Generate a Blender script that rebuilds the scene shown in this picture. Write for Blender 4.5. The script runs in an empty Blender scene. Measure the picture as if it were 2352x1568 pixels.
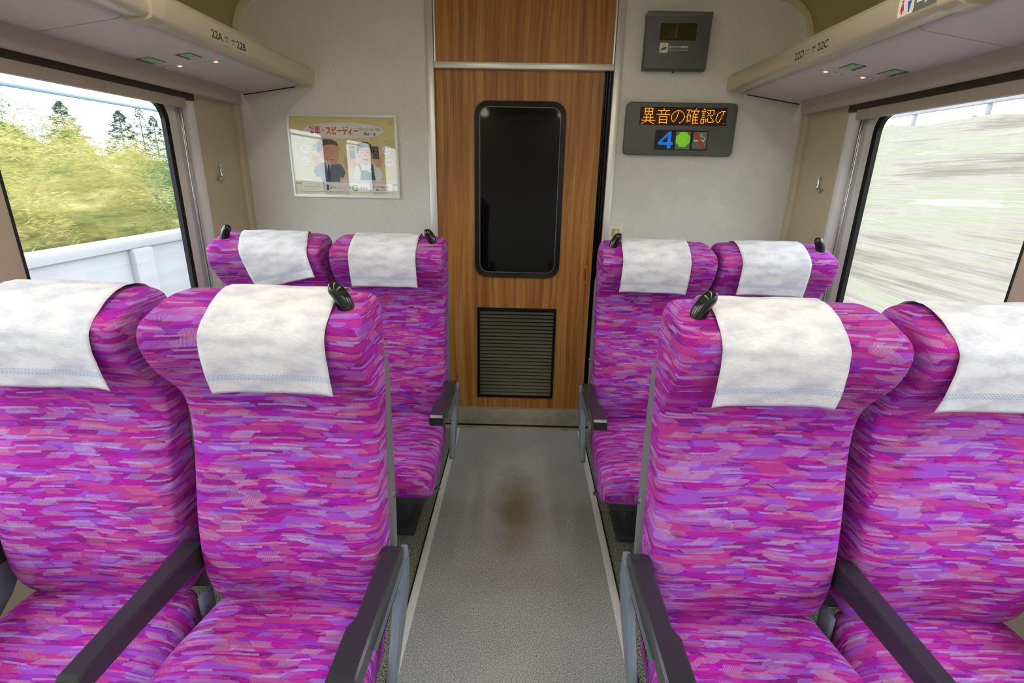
import bpy, bmesh, math, random
from mathutils import Vector, Matrix, noise
random.seed(7)
S = bpy.context.scene
COL = S.collection

# ------------------------------------------------------------------ camera
FPX, PITCH, YAW, ROLL, CX, CH = 1170.7, .3182, -.0165, .0199, .0319, 1.3711
cp, sp, cy, sy = math.cos(PITCH), math.sin(PITCH), math.cos(YAW), math.sin(YAW)
F = Vector((sy*cp, cy*cp, -sp)); R0 = Vector((cy, -sy, 0)); U0 = R0.cross(F)
cr, sr = math.cos(ROLL), math.sin(ROLL)
R1 = R0*cr + U0*sr; U1 = U0*cr - R0*sr
cam_d = bpy.data.cameras.new('camera'); cam = bpy.data.objects.new('camera', cam_d); COL.objects.link(cam)
cam_d.sensor_width = 36.0; cam_d.sensor_fit = 'HORIZONTAL'; cam_d.lens = FPX/2352*36.0; cam_d.clip_start = .02
cam.matrix_world = Matrix(((R1.x, U1.x, -F.x, CX), (R1.y, U1.y, -F.y, 0), (R1.z, U1.z, -F.z, CH), (0, 0, 0, 1)))
S.camera = cam
# ------------------------------------------------------------------ view, world
S.view_settings.view_transform = 'Standard'; S.view_settings.look = 'None'
S.view_settings.gamma = 1.0; S.view_settings.use_curve_mapping = False
S.view_settings.exposure = 0.42
W = bpy.data.worlds.new('overcast_sky'); S.world = W; W.use_nodes = True
wb = W.node_tree.nodes['Background']; wb.inputs[0].default_value = (.88, .94, 1, 1); wb.inputs[1].default_value = 4.8
LAMP_POWER = 8.2
S.cycles.max_bounces = 10; S.cycles.diffuse_bounces = 6; S.cycles.transparent_max_bounces = 12

D = 2.6146          # end wall
HW = 1.35           # half width of the saloon
CEIL = 2.14
YB = -2.3           # rear closure

# ------------------------------------------------------------------ helpers
def srgb(r, g, b):
    f = lambda c: (c/255/12.92) if c <= 10 else ((c/255+.055)/1.055)**2.4
    return (f(r), f(g), f(b), 1)
def tag(o, label=None, cat=None, group=None, kind=None):
    if label: o['label'] = label
    if cat: o['category'] = cat
    if group: o['group'] = group
    if kind: o['kind'] = kind
    return o
def empty(name, loc, label, cat, group=None):
    o = bpy.data.objects.new(name, None); COL.objects.link(o); o.location = loc; o.empty_display_size = .05
    return tag(o, label, cat, group)
def link(name, me, mats, parent=None, smooth=True, world=True):
    if not isinstance(mats, (list, tuple)): mats = [mats]
    for m in mats: me.materials.append(m)
    if smooth:
        for p in me.polygons: p.use_smooth = True
    o = bpy.data.objects.new(name, me); COL.objects.link(o)
    if parent:
        o.parent = parent
        if world: o.matrix_parent_inverse = Matrix.Translation(-parent.location) if parent.type == 'EMPTY' else Matrix.Identity(4)
    return o
def autosmooth(o, ang=40):
    me = o.data
    for p in me.polygons: p.use_smooth = True
    bm = bmesh.new(); bm.from_mesh(me)
    for e in bm.edges:
        if len(e.link_faces) == 2 and e.calc_face_angle(0) > math.radians(ang): e.smooth = False
    bm.to_mesh(me); bm.free()
    return o
def struct(o): o['kind'] = 'structure'; return o

class MB:
    """collects simple solids into one mesh"""
    def __init__(s): s.bm = bmesh.new()
    def box(s, x0, x1, y0, y1, z0, z1, bev=0, seg=2):
        r = bmesh.ops.create_cube(s.bm, size=1); vs = r['verts']
        for v in vs: v.co = Vector(((x0+x1)/2+v.co.x*(x1-x0), (y0+y1)/2+v.co.y*(y1-y0), (z0+z1)/2+v.co.z*(z1-z0)))
        if bev:
            es = list({e for v in vs for e in v.link_edges})
            bmesh.ops.bevel(s.bm, geom=es, offset=bev, segments=seg, profile=.5, affect='EDGES')
        return s
    def poly(s, pts, vec, bev=0, seg=2):
        """extrude a planar polygon (3D pts) by vec"""
        vec = Vector(vec)
        a = [s.bm.verts.new(p) for p in pts]; b = [s.bm.verts.new(Vector(p)+vec) for p in pts]
        n = len(a); fs = [s.bm.faces.new(a), s.bm.faces.new(b[::-1])]
        for i in range(n): fs.append(s.bm.faces.new((a[i], b[i], b[(i+1) % n], a[(i+1) % n])))
        bmesh.ops.recalc_face_normals(s.bm, faces=fs)
        if bev:
            es = {e for f in fs[:2] for e in f.edges}
            bmesh.ops.bevel(s.bm, geom=list(es), offset=bev, segments=seg, profile=.5, affect='EDGES')
        return s
    def ring(s, outer, inner, vec, bev=0):
        """frame between two loops with equal counts, extruded"""
        vec = Vector(vec); n = len(outer)
        oa = [s.bm.verts.new(p) for p in outer]; ia = [s.bm.verts.new(p) for p in inner]
        ob = [s.bm.verts.new(Vector(p)+vec) for p in outer]; ib = [s.bm.verts.new(Vector(p)+vec) for p in inner]
        fs = []
        for i in range(n):
            j = (i+1) % n
            for q in ((oa[i], oa[j], ia[j], ia[i]), (ob[j], ob[i], ib[i], ib[j]), (oa[j], oa[i], ob[i], ob[j]), (ia[i], ia[j], ib[j], ib[i])):
                fs.append(s.bm.faces.new(q))
        bmesh.ops.recalc_face_normals(s.bm, faces=fs)
        return s
    def tube(s, pts, rads, n=12, squash=None):
        pts = [Vector(p) for p in pts]
        if not isinstance(rads, (list, tuple)): rads = [rads]*len(pts)
        rings = []
        t0 = (pts[1]-pts[0]).normalized(); ref = Vector((0, 0, 1)) if abs(t0.z) < .9 else Vector((0, 1, 0))
        u = t0.cross(ref).normalized()
        for i, p in enumerate(pts):
            t = ((pts[min(i+1, len(pts)-1)]-pts[max(i-1, 0)])).normalized()
            u = (u-t*u.dot(t)).normalized(); w = t.cross(u)
            rings.append([s.bm.verts.new(p+(u*math.cos(a)+w*math.sin(a))*rads[i]) for a in [2*math.pi*k/n for k in range(n)]])
        fs = []
        for a, b in zip(rings, rings[1:]):
            for k in range(n): fs.append(s.bm.faces.new((a[k], a[(k+1) % n], b[(k+1) % n], b[k])))
        fs.append(s.bm.faces.new(rings[0][::-1])); fs.append(s.bm.faces.new(rings[-1]))
        bmesh.ops.recalc_face_normals(s.bm, faces=fs)
        return s
    def obj(s, name, mat, parent=None, smooth=True, ang=40, world=True):
        me = bpy.data.meshes.new(name); s.bm.to_mesh(me); s.bm.free()
        o = link(name, me, mat, parent, False, world)
        if smooth: autosmooth(o, ang)
        return o
def rrect(x0, x1, z0, z1, r, n=6):
    """rounded rectangle loop in 2D"""
    out = []
    for cx_, cz_, a0 in ((x1-r, z1-r, 0), (x0+r, z1-r, 90), (x0+r, z0+r, 180), (x1-r, z0+r, 270)):
        for k in range(n+1):
            a = math.radians(a0+90*k/n); out.append((cx_+r*math.cos(a), cz_+r*math.sin(a)))
    return out
def loft(name, rings, uvs, mat, parent, cap=True, sub=1, world=False):
    """rings: list of closed loops (lists of 3D pts, same count). uvs: v per ring; u from arc length"""
    me = bpy.data.meshes.new(name); verts = [p for r in rings for p in r]; n = len(rings[0])
    faces = []; uvl = []
    arcs = []
    for r in rings:
        a = [0]
        for k in range(n): a.append(a[-1]+(Vector(r[(k+1) % n])-Vector(r[k])).length)
        h = a[n//2]
        arcs.append([q-h for q in a])
    for i in range(len(rings)-1):
        for k in range(n):
            faces.append((i*n+k, i*n+(k+1) % n, (i+1)*n+(k+1) % n, (i+1)*n+k))
            uvl += [(arcs[i][k], uvs[i]), (arcs[i][k+1], uvs[i]), (arcs[i+1][k+1], uvs[i+1]), (arcs[i+1][k], uvs[i+1])]
    if cap:
        for i, rev in ((0, True), (len(rings)-1, False)):
            f = [i*n+k for k in range(n)]
            if rev: f = f[::-1]
            faces.append(f); uvl += [(verts[q][0], uvs[i]+verts[q][1]) for q in f]
    me.from_pydata(verts, [], faces)
    ul = me.uv_layers.new(name='UVMap')
    for l, uv in zip(ul.data, uvl): l.uv = uv
    o = link(name, me, mat, parent, True, world)
    if sub:
        m = o.modifiers.new('sub', 'SUBSURF'); m.levels = sub; m.render_levels = sub
    return o

# ------------------------------------------------------------------ materials
def mat(name, col=(.5, .5, .5, 1), rough=.5, metal=0, spec=.5, coat=0, emit=None, es=1):
    m = bpy.data.materials.new(name); m.use_nodes = True; b = m.node_tree.nodes['Principled BSDF']
    b.inputs['Base Color'].default_value = col; b.inputs['Roughness'].default_value = rough
    b.inputs['Metallic'].default_value = metal; b.inputs['Specular IOR Level'].default_value = spec
    b.inputs['Coat Weight'].default_value = coat; b.inputs['Coat Roughness'].default_value = .05
    if emit: b.inputs['Emission Color'].default_value = emit; b.inputs['Emission Strength'].default_value = es
    return m
class N:
    def __init__(s, m): s.t = m.node_tree; s.b = s.t.nodes['Principled BSDF']
    def n(s, typ, **kw):
        q = s.t.nodes.new(typ)
        for k, v in kw.items(): setattr(q, k, v)
        return q
    def set(s, node, i, v):
        if hasattr(v, 'is_output') or isinstance(v, bpy.types.NodeSocket): s.t.links.new(v, node.inputs[i])
        elif v is not None: node.inputs[i].default_value = v
    def math(s, op, a, b=None, c=None, clamp=False):
        q = s.n('ShaderNodeMath', operation=op, use_clamp=clamp); s.set(q, 0, a)
        if b is not None: s.set(q, 1, b)
        if c is not None: s.set(q, 2, c)
        return q.outputs[0]
    def mix(s, f, a, b, blend='MIX'):
        q = s.n('ShaderNodeMix', data_type='RGBA', blend_type=blend); s.set(q, 0, f); s.set(q, 6, a); s.set(q, 7, b); return q.outputs[2]
    def comb(s, x, y, z=0.0):
        q = s.n('ShaderNodeCombineXYZ'); s.set(q, 0, x); s.set(q, 1, y); s.set(q, 2, z); return q.outputs[0]
    def noise(s, vec, scale, detail=2, rough=.5, out='Fac'):
        q = s.n('ShaderNodeTexNoise'); s.set(q, 'Vector', vec); q.inputs['Scale'].default_value = scale
        q.inputs['Detail'].default_value = detail; q.inputs['Roughness'].default_value = rough; return q.outputs[out]
    def ramp(s, f, stops, interp='LINEAR'):
        q = s.n('ShaderNodeValToRGB'); s.set(q, 0, f); cr_ = q.color_ramp; cr_.interpolation = interp
        while len(cr_.elements) < len(stops): cr_.elements.new(.5)
        for e, (p, c) in zip(cr_.elements, stops): e.position = p; e.color = c
        return q.outputs[0]
    def mapping(s, vec, scale=(1, 1, 1), rot=(0, 0, 0)):
        q = s.n('ShaderNodeMapping'); s.set(q, 0, vec); q.inputs['Scale'].default_value = scale; q.inputs['Rotation'].default_value = rot; return q.outputs[0]
    def bump(s, h, strength=.3, dist=.002):
        q = s.n('ShaderNodeBump'); s.set(q, 'Height', h); q.inputs['Strength'].default_value = strength; q.inputs['Distance'].default_value = dist
        s.t.links.new(q.outputs[0], s.b.inputs['Normal'])
    def col(s, c): s.t.links.new(c, s.b.inputs['Base Color'])

def fabric_mat(name='seat_moquette'):
    m = mat(name, rough=.85, spec=.25); g = N(m)
    uv = g.n('ShaderNodeUVMap').outputs[0]
    oi = g.n('ShaderNodeObjectInfo')
    sx = g.n('ShaderNodeSeparateXYZ'); g.set(sx, 0, uv)
    wob = g.noise(g.mapping(uv, (9, 26, 1)), 1, 1)
    wob2 = g.noise(g.mapping(uv, (5, 60, 1)), 1, 1)
    off = g.math('MULTIPLY', oi.outputs['Random'], 7.3)
    jag = g.noise(g.mapping(uv, (420, 420, 1)), 1, 2, .6); jag2 = g.noise(g.mapping(uv, (260, 700, 1)), 1, 1)
    U0 = g.math('ADD', sx.outputs[0], off); V0 = g.math('ADD', sx.outputs[1], off)
    U = g.math('ADD', g.math('ADD', U0, g.math('MULTIPLY', wob2, .03)), g.math('MULTIPLY', jag, .010))
    V = g.math('ADD', g.math('ADD', V0, g.math('MULTIPLY', wob, .010)), g.math('MULTIPLY', jag2, .0022))
    def cells(w, h, shear, seed):
        r = g.math('DIVIDE', V, h); row = g.math('FLOOR', r); fr = g.math('FRACT', r)
        wn = g.n('ShaderNodeTexWhiteNoise', noise_dimensions='2D'); g.set(wn, 'Vector', g.comb(row, seed))
        dirn = g.math('SUBTRACT', g.math('MULTIPLY', g.math('GREATER_THAN', wn.outputs[0], .5), 2), 1)
        sh = g.math('MULTIPLY', g.math('MULTIPLY', fr, dirn), shear)
        c = g.math('ADD', g.math('ADD', g.math('DIVIDE', U, w), g.math('MULTIPLY', wn.outputs[0], 17.3)), sh)
        ci = g.math('FLOOR', c)
        w2 = g.n('ShaderNodeTexWhiteNoise', noise_dimensions='3D'); g.set(w2, 'Vector', g.comb(ci, row, seed))
        return w2.outputs[0], w2.outputs[1]
    pal = [srgb(174, 2, 166), srgb(138, 54, 188), srgb(128, 4, 122), srgb(176, 26, 140), srgb(160, 8, 172), srgb(150, 92, 200), srgb(130, 16, 142), srgb(172, 30, 166)]
    v1, c1 = cells(.062, .0085, .16, 1.5)
    base = g.ramp(v1, [(i/len(pal), pal[i]) for i in range(len(pal))], 'CONSTANT')
    # larger lozenges
    v2, c2 = cells(.085, .0150, .25, 7.5)
    big = g.ramp(v2, [(0, srgb(156, 78, 204)), (.12, srgb(172, 0, 152)), (.24, srgb(182, 54, 140)), (.36, srgb(142, 4, 130))], 'CONSTANT')
    base = g.mix(g.math('LESS_THAN', v2, .42), base, big)
    # thin lines
    v3, c3 = cells(.050, .0042, .08, 3.1)
    thin = g.ramp(v3, [(0, srgb(174, 150, 212)), (.07, srgb(160, 0, 140)), (.14, srgb(198, 96, 160)), (.2, srgb(124, 6, 118))], 'CONSTANT')
    base = g.mix(g.math('MULTIPLY', g.math('LESS_THAN', v3, .22), .75), base, thin)
    # hatched tan and pale patches: fine diagonal threads
    v4, c4 = cells(.040, .0105, .35, 11.7)
    hd = g.math('ADD', g.math('MULTIPLY', U0, 2700), g.math('MULTIPLY', V0, 2100))
    hat = g.math('GREATER_THAN', g.math('SINE', hd), -.1)
    hcol = g.ramp(v4, [(0, srgb(198, 140, 124)), (.1, srgb(184, 154, 206)), (.2, srgb(198, 88, 132))], 'CONSTANT')
    base = g.mix(g.math('MULTIPLY', g.math('MULTIPLY', g.math('LESS_THAN', v4, .3), hat), .55), base, hcol)
    v5, c5 = cells(.045, .0125, .3, 19.7)
    hd2 = g.math('SUBTRACT', g.math('MULTIPLY', U0, 3000), g.math('MULTIPLY', V0, 500))
    hat2 = g.math('GREATER_THAN', g.math('SINE', hd2), 0)
    base = g.mix(g.math('MULTIPLY', g.math('MULTIPLY', g.math('LESS_THAN', v5, .16), hat2), .45), base, srgb(206, 196, 226))
    # single threads of other colours running through the patches
    th = g.noise(g.mapping(uv, (45, 900, 1)), 1, 3, .7)
    base = g.mix(g.ramp(th, [(.46, (0, 0, 0, 1)), (.66, (.38, .38, .38, 1))]), base, srgb(176, 96, 200))
    th2 = g.noise(g.mapping(uv, (60, 1100, 1)), 1, 3, .7)
    base = g.mix(g.ramp(th2, [(.50, (0, 0, 0, 1)), (.68, (.5, .5, .5, 1))]), base, srgb(158, 4, 140))
    # weave
    wv = g.math('MULTIPLY', g.math('SINE', g.math('MULTIPLY', U0, 3600)), g.math('SINE', g.math('MULTIPLY', V0, 3600)))
    nz = g.noise(uv, 900, 2)
    tone = g.math('ADD', .93, g.math('MULTIPLY', g.math('ADD', wv, nz), .10))
    base = g.mix(1.0, base, g.comb(tone, tone, tone), 'MULTIPLY')
    g.col(base)
    g.b.inputs['Sheen Weight'].default_value = .10; g.b.inputs['Sheen Roughness'].default_value = .4
    g.b.inputs['Sheen Tint'].default_value = srgb(235, 120, 235)
    g.bump(g.math('ADD', g.math('MULTIPLY', wv, .3), nz), .25, .0006)
    return m
def cloth_mat():
    m = mat('nonwoven_cloth', srgb(242, 244, 250), .9, spec=.2); g = N(m)
    uv = g.n('ShaderNodeUVMap').outputs[0]; sx = g.n('ShaderNodeSeparateXYZ'); g.set(sx, 0, uv)
    u, v = sx.outputs[0], sx.outputs[1]
    def zig(v0, ph):
        tri = g.math('PINGPONG', g.math('ADD', u, ph), .0035)
        d = g.math('ABSOLUTE', g.math('SUBTRACT', g.math('SUBTRACT', v, v0), tri))
        return g.math('LESS_THAN', d, .00085)
    z = g.math('MAXIMUM', g.math('MAXIMUM', zig(.194, 0), zig(.1985, .0012)), zig(.203, .0024))
    nz = g.noise(g.mapping(uv, (90, 420, 1)), 1, 5, .75)
    n2 = g.noise(g.mapping(uv, (14, 30, 1)), 1, 3)
    base = g.ramp(nz, [(.3, srgb(222, 224, 234)), (.7, srgb(246, 248, 255))])
    wrinkle_shade = g.ramp(n2, [(.42, (1, 1, 1, 1)), (.72, srgb(206, 203, 220))])  # mottled grey: wrinkle shading put into the cloth colour
    base = g.mix(.8, base, wrinkle_shade, 'MULTIPLY')
    g.col(g.mix(g.math('MULTIPLY', z, .75), base, srgb(120, 172, 222)))
    g.bump(nz, .3, .001)
    return m
def noisy(name, c1, c2, scale, rough, bumpd=.0005, bs=.3, vec='Object', detail=4, **kw):
    m = mat(name, c1, rough, **kw); g = N(m); tc = g.n('ShaderNodeTexCoord').outputs[vec]
    f = g.noise(tc, scale, detail); g.col(g.ramp(f, [(.35, c1), (.65, c2)])); g.bump(f, bs, bumpd); return m
M_fab = fabric_mat(); M_cloth = cloth_mat()
M_panel = mat('light_panel', srgb(216, 210, 204), .45)
M_pillar = noisy('pillar_panel', srgb(196, 183, 160), srgb(200, 187, 165), 30, .5, .0002, .1)
M_rack = noisy('rack_panel', srgb(208, 200, 206), srgb(212, 204, 209), 60, .55, .0002, .15)
M_fascia = mat('fascia_panel', srgb(176, 166, 160), .4)
M_white = mat('window_trim_white', srgb(226, 226, 226), .35)
M_black = mat('black_rubber', srgb(7, 7, 8), .32, spec=.3)
M_brush = mat('brown_brush', srgb(74, 66, 60), .9)
M_dark = mat('dark_gap', srgb(20, 18, 17), .9)
M_plast = mat('dark_grey_plastic', srgb(46, 48, 52), .2, spec=.6)
M_side = mat('grey_side_plastic', srgb(112, 122, 134), .35)
M_shell = mat('grey_shell_plastic', srgb(120, 122, 124), .4)
M_base = mat('seat_base_grey', srgb(52, 55, 60), .5)
M_handle = mat('glossy_black_plastic', srgb(22, 24, 22), .14, spec=.6)
M_chrome = mat('chrome', srgb(210, 210, 212), .18, 1)
M_equip = mat('equipment_grey', srgb(88, 92, 90), .5)
M_equipd = mat('equipment_dark_grey', srgb(62, 64, 64), .5)
M_blind = mat('blind_rail', srgb(178, 168, 156), .45)
M_cream = mat('cream_plate', srgb(222, 218, 200), .45)
M_ceil = mat('ceiling_panel', srgb(206, 196, 160), .6)
M_upper = noisy('upper_wall_panel', srgb(222, 206, 150), srgb(228, 212, 158), 25, .55, .0004, .15)
M_lamp = mat('lamp_diffuser', (1, 1, 1, 1), .5, emit=(1, .925, .77, 1), es=LAMP_POWER)

def m_alu():
    m = mat('brushed_aluminium', srgb(216, 216, 214), .36, .55); g = N(m)
    tc = g.n('ShaderNodeTexCoord').outputs['Object']; f = g.noise(g.mapping(tc, (500, 500, 8)), 1, 2)
    g.bump(f, .08, .0004); return m
M_alu = m_alu(); M_strip = mat('floor_strip_metal', srgb(232, 232, 236), .35, .15)
def m_bar():
    m = mat('satin_rack_rail', srgb(208, 200, 178), .36, .3); return m
M_bar = m_bar()
def m_steel():
    m = mat('brushed_steel', srgb(168, 164, 150), .34, .45); g = N(m)
    tc = g.n('ShaderNodeTexCoord').outputs['Object']; f = g.noise(g.mapping(tc, (6, 300, 300)), 1, 2); g.bump(f, .1, .0004)
    g.col(g.ramp(g.noise(tc, 14, 4), [(.3, srgb(162, 158, 138)), (.7, srgb(190, 186, 166))])); return m
M_steel = m_steel()
def m_endwall():
    m = mat('end_wall_laminate', srgb(196, 192, 184), .42, spec=.4); g = N(m)
    tc = g.n('ShaderNodeTexCoord').outputs['Object']
    f = g.noise(tc, 160, 4, .6); f2 = g.noise(tc, 7, 3)
    c = g.ramp(f, [(.3, srgb(206, 204, 198)), (.7, srgb(223, 221, 216))])
    g.col(g.mix(.25, c, g.ramp(f2, [(.3, srgb(204, 200, 192)), (.7, srgb(226, 226, 224))])))
    v = g.n('ShaderNodeTexVoronoi', feature='DISTANCE_TO_EDGE'); g.set(v, 'Vector', tc); v.inputs['Scale'].default_value = 190
    g.bump(g.math('ADD', f, g.math('MULTIPLY', v.outputs[0], .7)), .35, .0012)
    return m
M_end = m_endwall()
def m_wood():
    m = mat('teak_veneer', rough=.42, spec=.4); g = N(m)
    tc = g.n('ShaderNodeTexCoord').outputs['Object']
    warp = g.noise(g.mapping(tc, (3, 1, .9)), 1, 2)
    sx = g.n('ShaderNodeSeparateXYZ'); g.set(sx, 0, tc)
    X = g.math('ADD', sx.outputs[0], g.math('MULTIPLY', warp, .09))
    v1 = g.comb(g.math('MULTIPLY', X, 42), 0.0, g.math('MULTIPLY', sx.outputs[2], .9))
    v2 = g.comb(g.math('MULTIPLY', X, 210), 0.0, g.math('MULTIPLY', sx.outputs[2], 3))
    v3 = g.comb(g.math('MULTIPLY', sx.outputs[0], 900), 0.0, g.math('MULTIPLY', sx.outputs[2], 22))
    a, b, c = g.noise(v1, 1, 3), g.noise(v2, 1, 3), g.noise(v3, 1, 3)
    f = g.math('ADD', g.math('MULTIPLY', a, .5), g.math('ADD', g.math('MULTIPLY', b, .3), g.math('MULTIPLY', c, .2)))
    g.col(g.ramp(f, [(.36, srgb(120, 72, 28)), (.48, srgb(160, 104, 46)), (.6, srgb(188, 134, 70))]))
    g.bump(c, .15, .0004); return m
M_wood = m_wood()
def m_carpet():
    m = mat('grey_loop_carpet', rough=.95, spec=.15); g = N(m)
    tc = g.n('ShaderNodeTexCoord').outputs['Object']
    f = g.noise(tc, 260, 3, .7); f2 = g.noise(tc, 3.5, 3)
    c = g.ramp(f, [(.36, srgb(104, 106, 108)), (.5, srgb(166, 168, 170)), (.64, srgb(228, 230, 232))])
    c = g.mix(.35, c, g.ramp(f2, [(.3, srgb(130, 131, 132)), (.7, srgb(164, 166, 170))]))
    # one soft brownish patch in the pile colour
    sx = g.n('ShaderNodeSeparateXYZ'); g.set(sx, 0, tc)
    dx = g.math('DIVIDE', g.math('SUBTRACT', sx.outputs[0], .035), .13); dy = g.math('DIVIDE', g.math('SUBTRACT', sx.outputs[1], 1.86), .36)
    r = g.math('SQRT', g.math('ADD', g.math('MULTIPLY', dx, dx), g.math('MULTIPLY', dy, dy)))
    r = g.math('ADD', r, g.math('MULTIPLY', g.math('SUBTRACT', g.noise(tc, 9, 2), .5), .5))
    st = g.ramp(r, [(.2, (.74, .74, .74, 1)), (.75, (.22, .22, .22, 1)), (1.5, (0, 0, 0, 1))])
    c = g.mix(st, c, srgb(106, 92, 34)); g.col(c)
    g.bump(f, .6, .003); return m
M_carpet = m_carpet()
def m_speckle():
    m = mat('speckled_floor', rough=.7, spec=.3); g = N(m)
    tc = g.n('ShaderNodeTexCoord').outputs['Object']; f = g.noise(tc, 260, 2, .6)
    g.col(g.ramp(f, [(.42, srgb(54, 58, 52)), (.5, srgb(112, 118, 106)), (.6, srgb(170, 174, 158))])); return m
M_speck = m_speckle()
def m_glass():
    m = bpy.data.materials.new('window_glass'); m.use_nodes = True; t = m.node_tree; t.nodes.clear()
    o = t.nodes.new('ShaderNodeOutputMaterial'); mx = t.nodes.new('ShaderNodeMixShader'); tr = t.nodes.new('ShaderNodeBsdfTransparent'); gl = t.nodes.new('ShaderNodeBsdfGlossy')
    lw = t.nodes.new('ShaderNodeLayerWeight'); lw.inputs[0].default_value = .5
    pw = t.nodes.new('ShaderNodeMath'); pw.operation = 'POWER'; pw.inputs[1].default_value = 5
    fr = t.nodes.new('ShaderNodeMath'); fr.operation = 'MULTIPLY_ADD'; fr.inputs[1].default_value = .92; fr.inputs[2].default_value = .03; fr.name = 'refl'
    t.links.new(lw.outputs['Facing'], pw.inputs[0]); t.links.new(pw.outputs[0], fr.inputs[0]); gl.inputs['Roughness'].default_value = .02
    tr.inputs[0].default_value = (.95, .98, .97, 1)
    t.links.new(fr.outputs[0], mx.inputs[0]); t.links.new(tr.outputs[0], mx.inputs[1]); t.links.new(gl.outputs[0], mx.inputs[2]); t.links.new(mx.outputs[0], o.inputs[0])
    return m
M_glass = m_glass()
M_doorglass = mat('door_glass_dark_behind', srgb(6, 6, 7), .04, spec=.22)  # near-black colour stands in for the unlit vestibule behind the pane

# ------------------------------------------------------------------ flat artwork (prints, stickers, lettering)
class Flat:
    """polygons and lettering on a flat face; (u, v) in metres, layered a fraction of a millimetre apart"""
    def __init__(s, org, U, V, Nn): s.o, s.U, s.V, s.N = Vector(org), Vector(U), Vector(V), Vector(Nn); s.vs = []; s.fs = []; s.mi = []; s.m = []; s.k = 0
    def _m(s, m):
        if m not in s.m: s.m.append(m)
        return s.m.index(m)
    def P(s, u, v): return s.o+s.U*u+s.V*v+s.N*(.0003+.00005*s.k)
    def poly(s, pts, m):
        s.k += 1; b = len(s.vs); s.vs += [s.P(u, v) for u, v in pts]; s.fs.append(tuple(range(b, b+len(pts)))); s.mi.append(s._m(m)); return s
    def rect(s, u0, v0, u1, v1, m, r=0):
        if r: return s.poly(rrect(u0, u1, v0, v1, r, 5), m)
        return s.poly([(u0, v0), (u1, v0), (u1, v1), (u0, v1)], m)
    def ell(s, cu, cv, a, b, m, n=28): return s.poly([(cu+a*math.cos(2*math.pi*k/n), cv+b*math.sin(2*math.pi*k/n)) for k in range(n)], m)
    def stroke(s, pts, w, m):
        for (a, b), (c, d) in zip(pts, pts[1:]):
            L = math.hypot(c-a, d-b) or 1; nx, ny = -(d-b)/L*w/2, (c-a)/L*w/2; ex, ey = (c-a)/L*w*.3, (d-b)/L*w*.3
            s.k -= 1 if s.k else 0
            s.poly([(a-ex+nx, b-ey+ny), (a-ex-nx, b-ey-ny), (c+ex-nx, d+ey-ny), (c+ex+nx, d+ey+ny)], m)
        return s
    def text(s, txt, u0, v0, u1, v1, m, bold=0.0):
        c = bpy.data.curves.new('lettering', 'FONT'); c.body = txt; c.offset = bold; c.fill_mode = 'FRONT'; c.resolution_u = 3
        o = bpy.data.objects.new('lettering', c); COL.objects.link(o); bpy.context.view_layer.update()
        me = bpy.data.meshes.new_from_object(o); bpy.data.objects.remove(o)
        if len(me.vertices):
            xs = [v.co.x for v in me.vertices]; ys = [v.co.y for v in me.vertices]
            ax, bx, ay, by = min(xs), max(xs), min(ys), max(ys); s.k += 1; b = len(s.vs)
            for v in me.vertices: s.vs.append(s.P(u0+(v.co.x-ax)/(bx-ax)*(u1-u0), v0+(v.co.y-ay)/(by-ay)*(v1-v0)))
            for p in me.polygons: s.fs.append(tuple(b+i for i in p.vertices)); s.mi.append(s._m(m))
        bpy.data.meshes.remove(me); bpy.data.curves.remove(c)
        return s
    def obj(s, name, parent=None):
        me = bpy.data.meshes.new(name); me.from_pydata(s.vs, [], s.fs); o = link(name, me, s.m, parent, False)
        for p, i in zip(me.polygons, s.mi): p.material_index = i
        return o
INK = {}
def ink(r, g, b, rough=.55, es=0):
    k = (r, g, b, rough, es)
    if k not in INK: INK[k] = mat('ink_%d' % len(INK), srgb(r, g, b), rough, spec=.3, emit=srgb(r, g, b) if es else None, es=es)
    return INK[k]

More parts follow.
